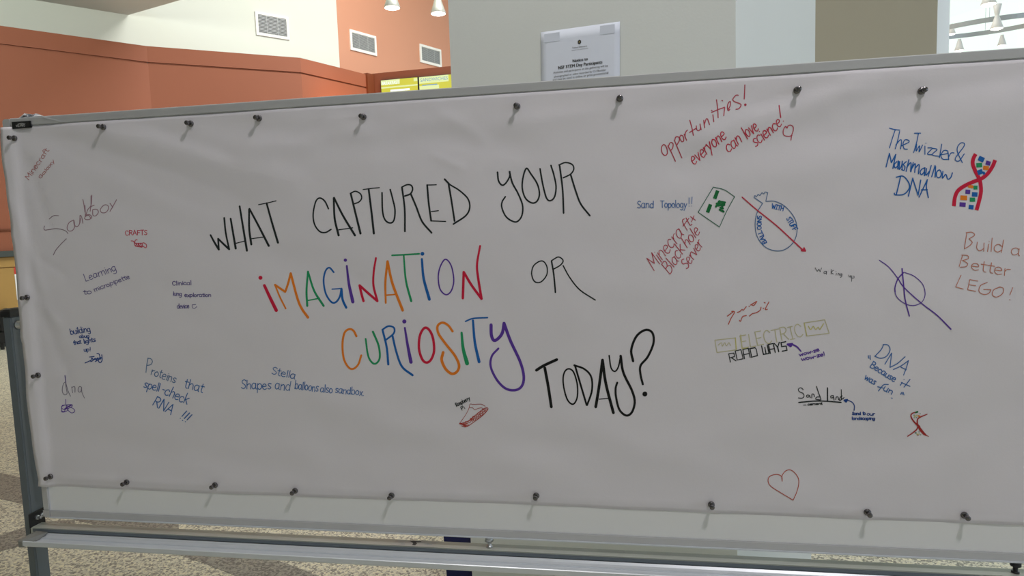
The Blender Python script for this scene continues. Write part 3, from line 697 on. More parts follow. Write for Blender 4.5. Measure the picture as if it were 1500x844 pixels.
for (px, py), lab in PINS:
    p = at_y(px, py, 0.0); p.y = min(surf(p.x, p.z), 0.0058) - 0.0003
    label = 'black magnetic push pin ' + lab
    if proto is None:
        t = thing('push_pin', (0, 0, 0), label, 'push pin', 'black push pins holding the paper banner')
        X90 = Matrix.Rotation(math.radians(90), 4, 'X')
        bm = bmesh.new(); lathe(bm, [(0.0078, 0.0), (0.0086, 0.0008), (0.0086, 0.004), (0.0076, 0.0055), (0.0045, 0.0070)], X90, 24); obj('base_disc', bm, MT['pin'], t, True)
        bm = bmesh.new(); lathe(bm, [(0.0042, 0.0065), (0.0035, 0.010), (0.0036, 0.0135), (0.0052, 0.0155), (0.0062, 0.0165), (0.0064, 0.0215), (0.0056, 0.0228)], X90, 24); obj('grip', bm, MT['pin'], t, True)
        for c in t.children:
            c.matrix_parent_inverse = Matrix.Identity(4)
        proto = t
    else:
        t = proto.copy(); COL.objects.link(t); t['label'] = label
        for c in list(proto.children):
            d = c.copy(); d.parent = t; COL.objects.link(d)
    t.location = p
bpy.context.view_layer.update()
# ================================================================== handwriting on the banner (ink laid along the paper surface)
CR = dict(A=(300, 250, 4.69), B=(580, 220, 4.69), C=(360, 340, 3.836), D=(480, 440, 4.219), E=(740, 360, 3.015), F=(960, 130, 7.342), G=(1050, 120, 7.669),
          H=(1290, 180, 7.03), I=(1390, 215, 8.44), J=(1255, 495, 8.033), K=(1040, 460, 8.333), L=(345, 530, 7.5), M=(200, 515, 7.336), N=(60, 280, 8.44),
          O=(110, 380, 14.07), P=(660, 575, 15.35), Q=(1320, 595, 16.88), R=(1160, 560, 11.54), S=(1180, 385, 18.75), T=(85, 545, 12.98), U=(175, 330, 21.1),
          V=(90, 470, 12.06), W=(240, 400, 14.06), X=(25, 210, 12.98), Y=(920, 250, 4.967), Z=(1080, 260, 5.275), AA=(1270, 320, 4.687), AB=(1030, 420, 6.49), AC=(1000, 640, 3.0))
# one-line alphabet: advance, strokes (cap height 6)
FONT = {
 'a': (3.6, '2.8,3.2 1.6,3.8 .4,2.8 .3,1 1.3,0 2.7,1.2 2.8,3.6;2.8,3.4 2.8,.6 3.3,0'), 'b': (3.5, '.4,6 .4,0;.4,1.2 1.5,0 2.9,.8 2.9,2.8 1.7,3.8 .4,2.8'),
 'c': (3.2, '2.7,3 1.7,3.8 .4,2.8 .3,1 1.5,0 2.8,.7'), 'd': (3.6, '2.9,6 2.9,0;2.9,1.2 1.6,0 .3,1 .4,2.8 1.6,3.8 2.9,2.8'),
 'e': (3.3, '.5,2 2.7,2.3 2.3,3.5 1.4,3.8 .4,2.8 .4,1 1.5,0 2.8,.6'), 'f': (2.4, '2.5,5.6 1.6,6 1,4.8 1,0;.1,3.5 2.2,3.6'),
 'g': (3.5, '2.8,3.3 1.6,3.8 .4,2.8 .4,1 1.4,.2 2.7,1.2 2.8,3.5;2.8,3.5 2.8,-1 1.7,-2 .4,-1.5'), 'h': (3.5, '.4,6 .5,0;.5,2.4 1.8,3.7 2.8,2.8 2.9,0'),
 'i': (1.3, '.6,3.6 .7,0;.6,5 .7,5.1'), 'k': (3.2, '.4,6 .4,0;2.6,3.8 .5,1.8;.9,2.2 2.8,0'), 'l': (1.2, '.5,6 .6,0'),
 'm': (4.9, '.4,3.7 .4,0;.4,2.6 1.5,3.7 2.3,2.8 2.4,0;2.4,2.6 3.4,3.7 4.3,2.8 4.4,0'), 'n': (3.4, '.4,3.7 .5,0;.5,2.5 1.7,3.7 2.7,2.8 2.8,0'),
 'o': (3.4, '1.6,3.8 .4,2.8 .4,1 1.6,0 2.8,1 2.8,2.8 1.6,3.8'), 'p': (3.5, '.4,3.7 .4,-2.2;.4,2.8 1.7,3.8 2.9,2.8 2.8,1 1.6,0 .4,1'),
 'r': (2.5, '.4,3.7 .5,0;.5,2.2 1.2,3.5 2.3,3.7'), 's': (2.9, '2.5,3.4 1.4,3.8 .5,3 1.3,2 2.5,1.1 1.6,.1 .4,.4'), 't': (2.3, '1,5.4 1.1,.6 2.1,.1;.1,3.8 2.2,3.9'),
 'u': (3.4, '.4,3.7 .4,1 1.5,0 2.7,1.2;2.7,3.7 2.8,0'), 'v': (3, '.3,3.7 1.4,0;1.4,0 2.7,3.7'), 'w': (4.4, '.2,3.7 1.1,0;1.1,0 2.2,3;2.2,3 3.1,0;3.1,0 4,3.7'),
 'x': (3, '.3,3.7 2.6,0;2.6,3.7 .3,0'), 'y': (3.2, '.3,3.7 1.5,.6;2.8,3.7 1.6,.6 .5,-2'), 'z': (3, '.3,3.6 2.6,3.6;2.6,3.6 .3,.1;.3,.1 2.7,.1'),
 'A': (4.2, '.2,0 2,6;2,6 3.8,0;.8,2.2 3.2,2.2'), 'B': (4, '.5,6 .4,0;.4,6 2.5,5.9 3,4.6 2,3.3 .5,3.2;2,3.2 3.4,2.4 3.2,.8 2,0 .4,0'), 'C': (3.8, '3.4,4.8 2.2,6 .8,5.2 .3,3 .9,.8 2.2,0 3.5,1'),
 'D': (4, '.5,6 .5,0;.3,6 2.2,5.8 3.5,4.2 3.4,1.8 2,.2 .4,0'), 'E': (3.6, '.5,6 .5,0;.5,6 3.2,6;.5,3.1 2.7,3.1;.5,0 3.2,0'), 'F': (3.5, '.5,6 .5,0;.5,6 3.2,6;.5,3.1 2.7,3.1'),
 'G': (4, '3.4,5 2.2,6 .8,5.2 .3,3 .9,.8 2.2,0 3.4,1 3.5,2.7;3.5,2.7 2,2.7'), 'H': (4, '.4,6 .4,0;3.5,6 3.5,0;.4,3.1 3.5,3.1'), 'I': (2.8, '.3,6 2.4,6;1.4,6 1.4,0;.3,0 2.4,0'),
 'L': (3.3, '.5,6 .5,0;.5,0 3,0'), 'M': (4.8, '.3,0 .6,6;.6,6 2.3,2;2.3,2 4,6;4,6 4.3,0'), 'N': (4.2, '.4,0 .5,6;.5,6 3.5,0;3.5,0 3.7,6'), 'O': (4.2, '2,6 .6,5 .3,3 .7,.8 2,0 3.4,.9 3.8,3 3.3,5.2 2,6'),
 'P': (3.7, '.5,6 .5,0;.4,6 2.4,5.9 3.2,4.6 2.3,3.1 .5,2.9'), 'R': (4, '.5,6 .5,0;.4,6 2.4,5.9 3.2,4.6 2.3,3.2 .5,3;1.6,3 3.6,0'),
 'S': (3.5, '3.1,5.2 1.9,6 .6,5 .9,3.7 2.5,2.6 3,1.2 1.8,0 .3,.7'), 'T': (3.8, '.1,6 3.6,6;1.8,6 1.9,0'), 'U': (3.9, '.4,6 .4,1.5 1.8,0 3.2,1.3 3.4,6'), 'V': (3.8, '.2,6 1.8,0;1.8,0 3.5,6'),
 'W': (5.4, '.2,6 1.4,0;1.4,0 2.6,4.4;2.6,4.4 3.8,0;3.8,0 5,6'), 'Y': (3.8, '.2,6 1.9,3;3.6,6 1.9,3;1.9,3 1.9,0'), '-': (2.2, '.4,2 1.7,2.1'), '.': (1.4, '.6,.1 .7,.15'), ',': (1.4, '.7,.3 .4,-.8'),
 '!': (1.8, '.9,6 .8,1.7;.8,.2 .85,.25'), '"': (1.8, '.5,6 .6,4.8;1.2,6 1.2,4.8'), ' ': (2, ''),
}
# block letters for the boxy word pair
BLOCK = {'R': (4.2, '.4,0 .3,6;.3,6 3.4,5.8;3.4,5.8 3.3,3.2;3.3,3.2 .4,3;1.4,3 3.8,0'), 'O': (4.4, '.4,0 .3,6;.3,6 3.8,6;3.8,6 3.9,0;3.9,0 .4,0'), 'A': (4.2, '.3,0 .3,6;.3,6 3.6,6;3.6,6 3.7,0;.3,2.6 3.6,2.6'),
         'D': (4.4, '.4,0 .4,6;.1,6 3.4,5.9;3.4,5.9 4,4.6;4,4.6 3.9,.2;3.9,.2 .2,0'), 'W': (4.8, '.2,6 .4,0;.4,0 4.2,0;4.2,0 4.1,6;2.2,0 2.2,4.6'), 'Y': (4, '.2,6 1.9,3.2;3.6,6.2 1.9,3.2;1.9,3.2 1.9,0'),
         'S': (4, '3.6,6 .4,6;.4,6 .4,3.2;.4,3.2 3.5,3;3.5,3 3.6,0;3.6,0 .3,0')}
def parse(s): return [[tuple(float(c) for c in p.split(',')) for p in st.split()] for st in s.split(';') if st.strip()]
def smooth_pts(P, step=1.6):
    if len(P) == 1: return P
    if len(P) == 2:
        n = max(2, int(math.dist(P[0], P[1]) / 4) + 1); return [(P[0][0] + (P[1][0] - P[0][0]) * i / n, P[0][1] + (P[1][1] - P[0][1]) * i / n) for i in range(n + 1)]
    closed = math.dist(P[0], P[-1]) < 1e-6
    Q = [P[-2] if closed else (2 * P[0][0] - P[1][0], 2 * P[0][1] - P[1][1])] + P + [P[1] if closed else (2 * P[-1][0] - P[-2][0], 2 * P[-1][1] - P[-2][1])]
    out = []
    for i in range(1, len(Q) - 2):
        p0, p1, p2, p3 = Q[i - 1:i + 3]; n = max(2, min(14, int(math.dist(p1, p2) / step)))
        for k in range(n):
            t = k / n; t2 = t * t; t3 = t2 * t
            out.append(tuple(0.5 * (2 * b + (c - a) * t + (2 * a - 5 * b + 4 * c - d) * t2 + (3 * b - a - 3 * c + d) * t3) for a, b, c, d in zip(p0, p1, p2, p3)))
    out.append(P[-1]); return out
def on_paper(px, py, lift):
    p = at_y(px, py, 0.002)
    for _ in range(2): p = at_y(px, py, min(surf(p.x, p.z), 0.0058))
    return p + Vector((0, -lift, 0))
rnd = random.Random(11)
LIFT = [0.00045]
def ribbon(bm, P, w0, w1, mi):
    """P in photo pixels on the paper, w0 -> w1 stroke width in pixels"""
    lift = LIFT[0]; LIFT[0] += 0.0000004
    if len(P) == 1 or (len(P) == 2 and math.dist(P[0], P[1]) < 0.6):
        x, y = P[0]; bm.faces.new([bm.verts.new(on_paper(x + w0 / 2 * math.cos(a), y + w0 / 2 * math.sin(a), lift)) for a in [2 * math.pi * k / 10 for k in range(10)]]).material_index = mi; return
    P = smooth_pts(P); n = len(P); A, B = [], []
    for i in range(n):
        a, b = P[max(i - 1, 0)], P[min(i + 1, n - 1)]; dx, dy = b[0] - a[0], b[1] - a[1]; L = math.hypot(dx, dy) or 1
        w = (w0 + (w1 - w0) * i / (n - 1)) / 2
        A.append(bm.verts.new(on_paper(P[i][0] - dy / L * w, P[i][1] + dx / L * w, lift))); B.append(bm.verts.new(on_paper(P[i][0] + dy / L * w, P[i][1] - dx / L * w, lift)))
    for i in range(n - 1): bm.faces.new((A[i], A[i + 1], B[i + 1], B[i])).material_index = mi
    if w0 < 5.2:
        for end, wv_, sgn in ((0, w0, -1), (n - 1, w1, 1)):
            x, y = P[end]; q = P[1] if end == 0 else P[-2]; a0 = math.atan2(y - q[1], x - q[0])
            bm.faces.new([bm.verts.new(on_paper(x + wv_ / 2 * math.cos(a0 + t), y + wv_ / 2 * math.sin(a0 + t), lift)) for t in (-1.57, -0.8, 0, 0.8, 1.57)]).material_index = mi
def S(col, crop, w, s, w1=None, jit=0.0):
    return ('s', col, crop, w, w1 or w, s, jit)
def T(col, crop, w, txt, p0, p1, h, font=None, slant=0.0):
    return ('t', col, crop, w, txt, p0, p1, h, font or FONT, slant)
def DISC(col, crop, x, y, w): return ('s', col, crop, w, w, '%g,%g' % (x, y), 0)
def write(name, label, *items):
    cols = []; bm = bmesh.new()
    for it in items:
        if it[1] not in cols: cols.append(it[1])
        mi = cols.index(it[1]); ox, oy, k = CR[it[2]]
        if it[0] == 's':
            for st in parse(it[5]): ribbon(bm, [(ox + x / k, oy + y / k) for x, y in st], it[3], it[4], mi)
        else:
            _, _, _, w, txt, p0, p1, h, font, slant = it
            x0, y0, x1, y1 = ox + p0[0] / k, oy + p0[1] / k, ox + p1[0] / k, oy + p1[1] / k; h = h / k / 6
            tot = sum(font[c][0] for c in txt) - 0.5; L = math.hypot(x1 - x0, y1 - y0); ux, uy = (x1 - x0) / L, (y1 - y0) / L; sx = L / tot; vx, vy = uy, -ux; cur = 0
            for c in txt:
                adv, strokes = font[c]; hy = h * rnd.uniform(0.93, 1.06); off = rnd.uniform(-0.25, 0.25) * h; sl = slant + rnd.uniform(-0.04, 0.04)
                for st in parse(strokes):
                    pts = [(x0 + ux * (cur + gx + sl * gy) * sx + vx * (gy * hy + off), y0 + uy * (cur + gx + sl * gy) * sx + vy * (gy * hy + off)) for gx, gy in st]
                    if font is FONT and len(pts) > 2: pts = [(a + rnd.uniform(-.04, .04) * h, b + rnd.uniform(-.04, .04) * h) for a, b in pts]
                    ribbon(bm, pts, w * rnd.uniform(0.9, 1.12), w * rnd.uniform(0.85, 1.05), mi)
                cur += adv
    for f in bm.faces:
        f.normal_update()
        if f.normal.y > 0: f.normal_flip()
    o = obj(name, bm, [ink(c) for c in cols], bnr); o['label'] = label; return o

HW, DR = 'handwriting', 'drawing'
write(HW, 'tall black hand-lettered word WHAT',
  S('k', 'A', 2.6, '40,443 68,495 97,542;92,468 130,505 168,540', 3.2), S('k', 'A', 2.6, '97,542 92,468;134,325 145,430 168,540'),
  S('k', 'A', 2.7, '178,330 195,430 213,535;240,245 262,380 290,550;305,265 306,400 320,507;307,262 370,380 440,517;425,224 460,350 503,495', 3.2), S('k', 'A', 1.5, '205,502 275,484;322,468 412,455;370,234 430,222 490,208'))
write(HW, 'tall black hand-lettered word CAPTURED',
  S('k', 'A', 2.2, '850,262 825,210 790,188 762,215 745,300 755,370 790,418 830,425 868,404'), S('k', 'A', 2.8, '886,190 893,330 920,445;888,186 950,310 1032,445;1003,158 1035,290 1070,432;1126,126 1145,280 1162,432', 3.2),
  S('k', 'A', 1.6, '920,407 1016,393;1088,130 1150,122 1200,117'), S('k', 'A', 2.0, '1000,157 1035,142 1070,160 1078,190 1060,215 1028,228'),
  S('k', 'A', 2.4, '1218,152 1222,280 1240,340 1275,360 1300,340 1307,270 1290,190 1274,130'),
  S('k', 'B', 2.7, '42,258 60,400 62,558;103,303 140,390 180,490 245,568;215,240 225,360 242,485;335,200 368,235;362,232 382,350 403,487'), S('k', 'B', 2.1, '40,255 75,238 105,242 115,268 100,300 62,315;368,235 440,280 495,335 507,395 480,450 395,508', 2.5),
  S('k', 'B', 1.6, '215,240 278,238;243,422 292,416;243,486 342,490'))
write(HW, 'tall black hand-lettered word YOUR',
  S('k', 'B', 2.6, '698,152 705,210 728,240 752,230 780,185 783,148;780,148 800,225 840,300 870,380 865,450 835,490 800,488 755,455 728,395 730,355 752,320', 2.2),
  S('k', 'B', 2.4, '897,125 875,180 868,260 890,330 935,363 970,350 986,300 970,230 925,160 897,125;990,128 1010,240 1035,330 1062,347 1090,320 1100,250 1085,170 1065,105'),
  S('k', 'B', 2.6, '1125,108 1145,270 1152,432;1200,168 1235,280 1270,370 1332,450'), S('k', 'B', 2.1, '1120,102 1165,85 1210,98 1222,130 1200,165 1150,190'))
write(HW, 'black hand-lettered word OR with a long leg on the R',
  S('k', 'E', 1.9, '150,70 125,90 117,125 130,158 158,160 183,130 185,95 170,70 150,70;205,66 235,50 256,65 245,85 215,103;256,88 285,140 330,195 398,240'), S('k', 'E', 2.4, '205,68 215,130 222,206'))
write(HW, 'heavy black hand-lettered word TODAY with a question mark',
  S('K', 'E', 4.2, '138,550 170,530 228,503;175,540 190,620 204,712;400,712 415,620 430,505;430,505 445,610 478,738'), S('K', 'E', 2.3, '275,545 258,570 258,620 275,680 300,700 318,670 318,610 300,555 275,545'),
  S('K', 'E', 2.8, '308,528 332,610 360,704;305,528 350,545 380,580 383,640 362,704'), S('K', 'E', 1.5, '415,678 458,674'), S('K', 'E', 2.2, '459,485 468,540 485,555 500,535 510,487'),
  S('K', 'E', 3.8, '510,487 522,560 560,640 572,690 560,735 535,750 505,725 490,670 488,630 495,605', 3.0), S('K', 'E', 3.6, '565,510 557,460 580,400 620,372 650,385 655,430 630,490 598,530 598,570 608,612', 3.2), DISC('K', 'E', 617, 655, 7.5))
write(HW, 'word IMAGINATION with each letter in another marker colour',
  S('r', 'C', 4.2, '105,300 140,375 172,440', 5.1), DISC('r', 'C', 83, 257, 6), S('o', 'C', 2.4, '165,297 190,360 225,430'), S('o', 'C', 3.2, '165,297 222,336;222,336 238,290 253,232'), S('o', 'C', 3.4, '253,232 290,370 315,430 350,480', 3.8),
  S('g', 'C', 2.8, '350,222 342,330 346,415;350,222 385,330 438,415', 3.2), S('g', 'C', 1.9, '348,385 415,372'),
  S('b', 'C', 2.4, '495,226 470,200 448,220 438,275 450,345 480,392 505,395 528,365 538,318', 2.8), S('b', 'C', 1.8, '485,321 540,317'), S('b', 'C', 3.4, '538,320 545,380 565,425'),
  S('p', 'C', 2.8, '568,190 580,290 602,392', 5), DISC('p', 'C', 560, 158, 5), S('r', 'C', 3.6, '640,300 650,345 662,388;640,300 690,345 740,388'), S('r', 'C', 3.4, '740,388 718,300 720,220 732,146', 2.8),
  S('o', 'C', 3.6, '797,165 785,280 787,398', 2.8), S('o', 'C', 3.6, '797,165 825,290 882,440', 4), S('o', 'C', 2.1, '785,355 848,350'), S('g', 'C', 2.4, '822,131 900,127 975,122'), S('g', 'C', 2.4, '888,130 900,270 930,388', 3.4),
  S('b', 'C', 3.2, '990,152 1000,260 1032,378', 4.4), DISC('b', 'C', 993, 122, 5.8), S('p', 'C', 2.0, '1123,153 1095,190 1082,250 1092,320 1125,352 1155,330 1169,270 1155,190 1123,153'),
  S('r', 'C', 3.7, '1220,372 1225,225;1225,225 1270,300 1325,375'), S('r', 'C', 3.8, '1325,375 1305,250 1300,180 1317,78', 2.9))
write(HW, 'word CURIOSITY with each letter in another marker colour',
  S('o', 'D', 3.2, '178,222 160,188 135,178 105,200 92,270 100,360 130,415 160,423 190,395 208,340', 2.9), S('g', 'D', 2.6, '235,238 250,340 275,385 300,390 322,355 315,280 280,194', 3.1),
  S('b', 'D', 3.0, '340,185 365,290 375,396;400,215 425,320 460,410 525,463', 3.3), S('b', 'D', 2.6, '338,182 375,160 410,170 408,205 360,245'), S('p', 'D', 2.8, '477,170 495,280 515,382', 5.1), DISC('p', 'D', 474, 131, 6.2),
  S('r', 'D', 3.7, '597,172 570,220 565,300 585,365 612,385 640,365 658,310 650,230 625,180 597,172'), S('o', 'D', 3.4, '772,192 745,155 710,138 680,158 685,205 730,270 785,340 812,400 800,440 768,454 730,425 705,370 714,322', 4.2),
  S('g', 'D', 3.2, '828,200 838,300 862,390', 6.0), S('b', 'D', 2.2, '852,130 900,112 988,107'), S('b', 'D', 3.2, '898,125 910,260 936,380', 4.4),
  S('p', 'D', 4.6, '1010,152 1012,215 1028,248 1055,235 1080,200 1090,142'), S('p', 'D', 4.6, '1090,142 1130,250 1190,380 1212,470 1200,530 1160,555 1100,545 1045,490 1008,410 1015,345 1055,298', 3.0))
write(HW, 'faint brownish pink word Sandbox with a long tailed S',
  S('q', 'N', 1.1, '105,345 135,318 170,302 220,305;45,432 38,460 50,482 110,475 180,465 250,472 310,495 335,525;315,590 240,665 185,730 155,790'),
  S('s', 'N', 1.2, '400,360 350,390 325,450 340,490 385,490 415,450 415,390 405,355 415,420 450,440 480,400 490,340;485,300 480,390;490,300 505,320 520,398;520,105 535,180 545,260;545,180 550,290 540,340;630,50 622,170 580,230 560,290;550,300 600,290 630,320 600,350 550,350 545,320 590,300 620,340;620,60 620,180;660,175 620,195 610,250;640,230 690,225 712,260 680,305 645,300 640,240;760,190 735,230 750,265 800,265 833,225 830,180 790,170 755,195;855,150 890,200;935,108 890,190 855,250'))
write(HW, 'small faint red slanting note at the top left corner of the paper', T('M', 'X', 0.9, 'Minecraft', (225, 705), (608, 140), 100), T('M', 'X', 0.8, 'Galaxy', (450, 680), (720, 340), 62))
write(HW, 'small red word CRAFTS', T('m', 'U', 1.0, 'CRAFTS', (180, 310), (855, 300), 145))
write(DR, 'small red scribble under the word CRAFTS', S('m', 'U', 1.1, '365,485 430,490 455,520 490,560;480,540 490,470 540,445 550,460;470,560 480,630 530,600 520,560 560,640 600,660 580,560 640,650 700,670 640,560 700,570 720,660;700,560 760,545 840,610 820,700 720,640;470,560 700,560;500,650 700,680'))
write(HW, 'faint purple note Learning to micropipette', T('P', 'O', 1.0, 'Learning', (215, 460), (850, 225), 150), T('P', 'O', 1.1, 'to', (170, 725), (335, 715), 100), T('P', 'O', 1.0, 'micropipette', (405, 670), (1130, 390), 95))
write(HW, 'small purple three-line note Clinical lung exploration device with a smile', T('P', 'W', 1.1, 'Clinical', (175, 255), (565, 240), 85), T('P', 'W', 1.1, 'lung', (190, 465), (365, 470), 88), T('P', 'W', 1.1, 'exploration', (425, 492), (970, 488), 78), T('P', 'W', 1.1, 'device', (275, 735), (520, 725), 95), S('P', 'W', 0.9, '585,665 590,715 640,728 680,690;590,655 660,650'))
write(HW, 'small dark blue five-line note beginning with building', T('B', 'V', 1.15, 'building', (165, 245), (515, 190), 108, slant=-0.1), T('B', 'V', 1.1, 'abug', (315, 300), (490, 300), 60), T('B', 'V', 1.15, 'that', (220, 425), (350, 400), 70), T('B', 'V', 1.15, 'lights', (400, 405), (605, 365), 80), T('B', 'V', 1.15, 'up!', (400, 545), (520, 530), 70),
  S('B', 'V', 1.4, '420,745 500,710 530,690 540,650 560,700 520,720;560,700 600,660 620,700 640,650 660,720 690,740 720,700 715,600;630,580 670,590 690,680;500,640 580,630;560,690 700,650;600,720 720,650'))
write(HW, 'thin grey purple word dna', S('v', 'T', 1.0, '145,190 110,215 88,290 85,370 110,425 150,435 175,400 155,290 148,200 190,350 240,460;262,285 280,395;262,300 305,275 325,300 325,385;450,290 415,275 388,310 385,360 410,385 440,360 450,285 455,380 505,495'), S('P', 'T', 1.4, '135,70 150,200'))
write(DR, 'purple scribble under the word dna', S('p', 'T', 1.0, '150,520 150,610;80,635 150,625 270,620;70,655 150,625 160,670 120,715 75,690 70,660;75,740 120,755 150,700 240,640 280,640 230,680 160,700;160,640 240,670 310,710 320,750 270,780 220,755 180,710;120,705 250,625;75,655 75,760 170,740 200,690'))
write(HW, 'blue note Proteins that spell-check RNA with three exclamation marks', S('t', 'M', 1.2, '125,75 110,150 103,225;120,72 155,78 172,105 155,140 115,150'), T('t', 'M', 1.3, 'roteins', (150, 245), (412, 340), 88), T('l', 'M', 1.4, 'that', (508, 385), (705, 440), 100), T('l', 'M', 1.4, 'spell', (72, 385), (238, 430), 88), T('l', 'M', 1.4, '-check', (262, 440), (540, 570), 105), T('l', 'M', 1.5, 'RNA', (168, 568), (365, 680), 105), T('l', 'M', 1.6, '!!!', (455, 715), (530, 765), 105, slant=0.15))
write(HW, 'blue note Stella shapes and balloons also sandbox', T('l', 'L', 1.2, 'Stella', (392, 132), (650, 190), 82), T('l', 'L', 1.3, 'Shapes', (60, 295), (388, 305), 100), T('l', 'L', 1.2, 'and', (430, 300), (595, 322), 100), T('l', 'L', 1.2, 'balloons', (648, 298), (905, 330), 90), T('l', 'L', 1.2, 'also', (930, 330), (1062, 342), 82), T('l', 'L', 1.2, 'sandbox.', (1092, 340), (1410, 375), 78))
write(HW, 'red slanting word opportunities with an exclamation mark',
  S('R', 'F', 1.5, '90,600 65,635 75,695 105,718 130,695 120,630 90,600;135,615 170,680 215,780;140,620 160,580 190,590 185,640 165,665;205,555 240,640 285,745;207,560 220,520 250,520 258,555 235,600;275,500 262,530 285,570 305,560 300,515 275,500;310,490 335,555;318,520 325,470 345,445;370,340 395,430 408,502;368,470 440,425;440,400 445,440 465,452 485,430 480,380;480,380 492,440;520,340 530,420;525,390 545,330 560,325 582,385;618,280 628,355;603,232 610,235;658,120 670,220 675,312;605,255 650,235 700,215 745,200;745,205 735,290;715,127 722,130;780,230 805,180 805,135 780,165 775,210 785,238 800,222'),
  S('R', 'G', 1.5, '240,150 215,150 180,195 195,220 260,245 272,262 250,300 215,308;315,35 312,110 308,192'), DISC('R', 'G', 320, 257, 3.8))
write(HW, 'red slanting words everyone can love science', T('m', 'F', 1.5, 'everyone', (410, 826), (765, 530), 130, slant=0.28), T('m', 'G', 1.5, 'can', (125, 800), (285, 675), 140, slant=0.25), T('m', 'G', 1.5, 'love', (335, 645), (470, 535), 145, slant=0.25), T('m', 'G', 1.5, 'science', (435, 740), (735, 490), 135, slant=0.25), S('m', 'G', 1.5, '700,265 708,330 718,400;748,440 751,443'))
write(DR, 'small red outlined heart beside the word science', S('R', 'G', 1.4, '790,520 770,500 745,550 755,600 810,612 845,600;775,505 790,520 800,495 830,485 858,510 855,560 840,600 832,655'))
write(HW, 'blue three-line note about marshmallow DNA',
  S('b', 'H', 1.4, '90,55 140,68 197,75;150,70 120,160 90,258;195,88 175,180 150,268;155,230 200,175 215,190 205,268;215,235 290,200 285,180 250,175 230,215 240,265 275,272;348,107 410,107;388,112 370,200 340,305;370,220 365,290 400,235 395,300 430,230;455,240 455,325;465,210 467,212;485,258 530,262 480,320 530,328;530,262 580,275 530,328 600,345;628,220 605,360;615,330 685,315 690,290 650,285 620,335 640,375 690,375;695,310 700,380;700,350 725,310 755,310;840,410 790,300 795,240 830,205 860,212 855,245 770,360 775,390 810,390 860,320'),
  S('b', 'H', 1.7, '55,455 90,315;90,315 110,410;110,410 155,325;155,325 125,470;165,400 140,430 150,465 185,430 180,390 175,475;195,400 190,480 215,440 222,395;222,400 220,480;262,400 232,430 250,450 240,490 215,480;290,380 262,500;268,460 310,410 308,500;335,410 310,505;320,470 355,420 350,510;352,470 395,430 388,525;455,462 420,480 405,510 420,535 450,500 455,460 450,545;472,470 465,540 500,500;520,440 490,550;560,440 525,555;565,450 560,560;605,485 575,510 580,560 610,560 625,520 605,485;640,500 635,570 670,530 690,580 720,565 738,515'),
  S('b', 'H', 1.8, '205,550 185,640 160,740;160,560 230,550 285,610 295,670 240,735 150,742 140,725;330,570 285,755;330,575 385,745;385,745 412,590;395,765 480,585;480,585 470,660 490,770;420,690 480,690'))
write(DR, 'large red double helix with coloured marshmallow blocks between its strands',
  S('r', 'I', 5.6, '330,90 300,150 295,220 330,310 370,390 390,460 395,560 370,680 340,785'), S('r', 'I', 5.6, '570,165 540,240 480,330 400,395 310,430 200,480 115,540 75,620 60,735'),
  S('b', 'I', 7.2, '365,138 432,168'), S('p', 'I', 6.2, '455,195 512,210'), S('g', 'I', 6.4, '338,230 410,226'), S('o', 'I', 6.0, '422,258 492,266'), S('b', 'I', 7.0, '352,325 415,302'), S('b', 'I', 3.6, '428,320 440,345'),
  S('o', 'I', 4.6, '250,490 288,496'), S('g', 'I', 5.8, '302,505 352,505'), S('p', 'I', 6.2, '203,555 262,560'), S('b', 'I', 6.6, '283,588 352,592'), S('o', 'I', 6.8, '140,630 224,634'), S('g', 'I', 6.2, '256,655 324,655'), S('p', 'I', 6.4, '130,712 206,718'), S('b', 'I', 6.4, '243,743 304,750'))
write(HW, 'blue slanting note DNA because it was fun', S('l', 'J', 1.4, '315,80 285,140 215,215;310,78 365,85 392,140 350,215 280,240 210,215;330,310 410,178;410,178 400,260 390,348;390,348 480,300 568,222;430,372 520,330 608,268;608,268 580,360 550,438;520,345 582,375;135,208 142,240;155,205 160,255;535,525 510,560;555,490 558,492;625,490 555,580;525,525 625,570;370,548 320,550 290,580 255,625;245,575 310,590;515,665 530,640 535,665;545,640 555,672'),
  T('l', 'J', 1.5, 'Because', (150, 340), (435, 522), 75), T('l', 'J', 1.5, 'was', (85, 478), (205, 552), 70), T('l', 'J', 1.5, 'un', (305, 610), (405, 668), 75), S('l', 'J', 1.6, '412,708 415,714'))
write(HW, 'pale yellow word ELECTRIC between two boxed zigzags', S('y', 'K', 1.2, '60,320 85,470;85,470 320,438;320,438 310,290;60,320 310,292;1150,110 1180,270;1150,110 1400,70;1400,70 1455,235;1180,270 1455,235'), S('Y', 'K', 1.6, '375,258 392,420;1150,110 1180,265;310,292 320,430;392,420 460,412'),
  S('y', 'K', 1.2, '100,380 140,350 150,395 180,350 200,390 230,350 250,385'), S('Y', 'K', 1.5, '1200,150 1230,190 1260,150 1290,190 1320,160 1340,190 1385,120'), T('y', 'K', 1.3, 'ELECTRIC', (385, 422), (1135, 280), 158))
write(HW, 'black block-lettered words ROAD WAYS', T('k', 'K', 1.4, 'ROAD', (240, 585), (580, 512), 108, BLOCK), T('k', 'K', 1.6, 'WAYS', (645, 495), (938, 440), 108, BLOCK))
write(HW, 'small purple two-line note with an arrow toward ROAD WAYS', S('p', 'K', 2.6, '975,378 1000,372 1060,400 1110,455', 2.0), S('p', 'K', 2.4, '945,370 1005,362;945,372 985,398;1005,362 985,398'), T('p', 'K', 1.3, 'wow-ze', (1092, 518), (1335, 452), 44), T('p', 'K', 1.3, 'wow-ze!', (1118, 572), (1405, 508), 46))
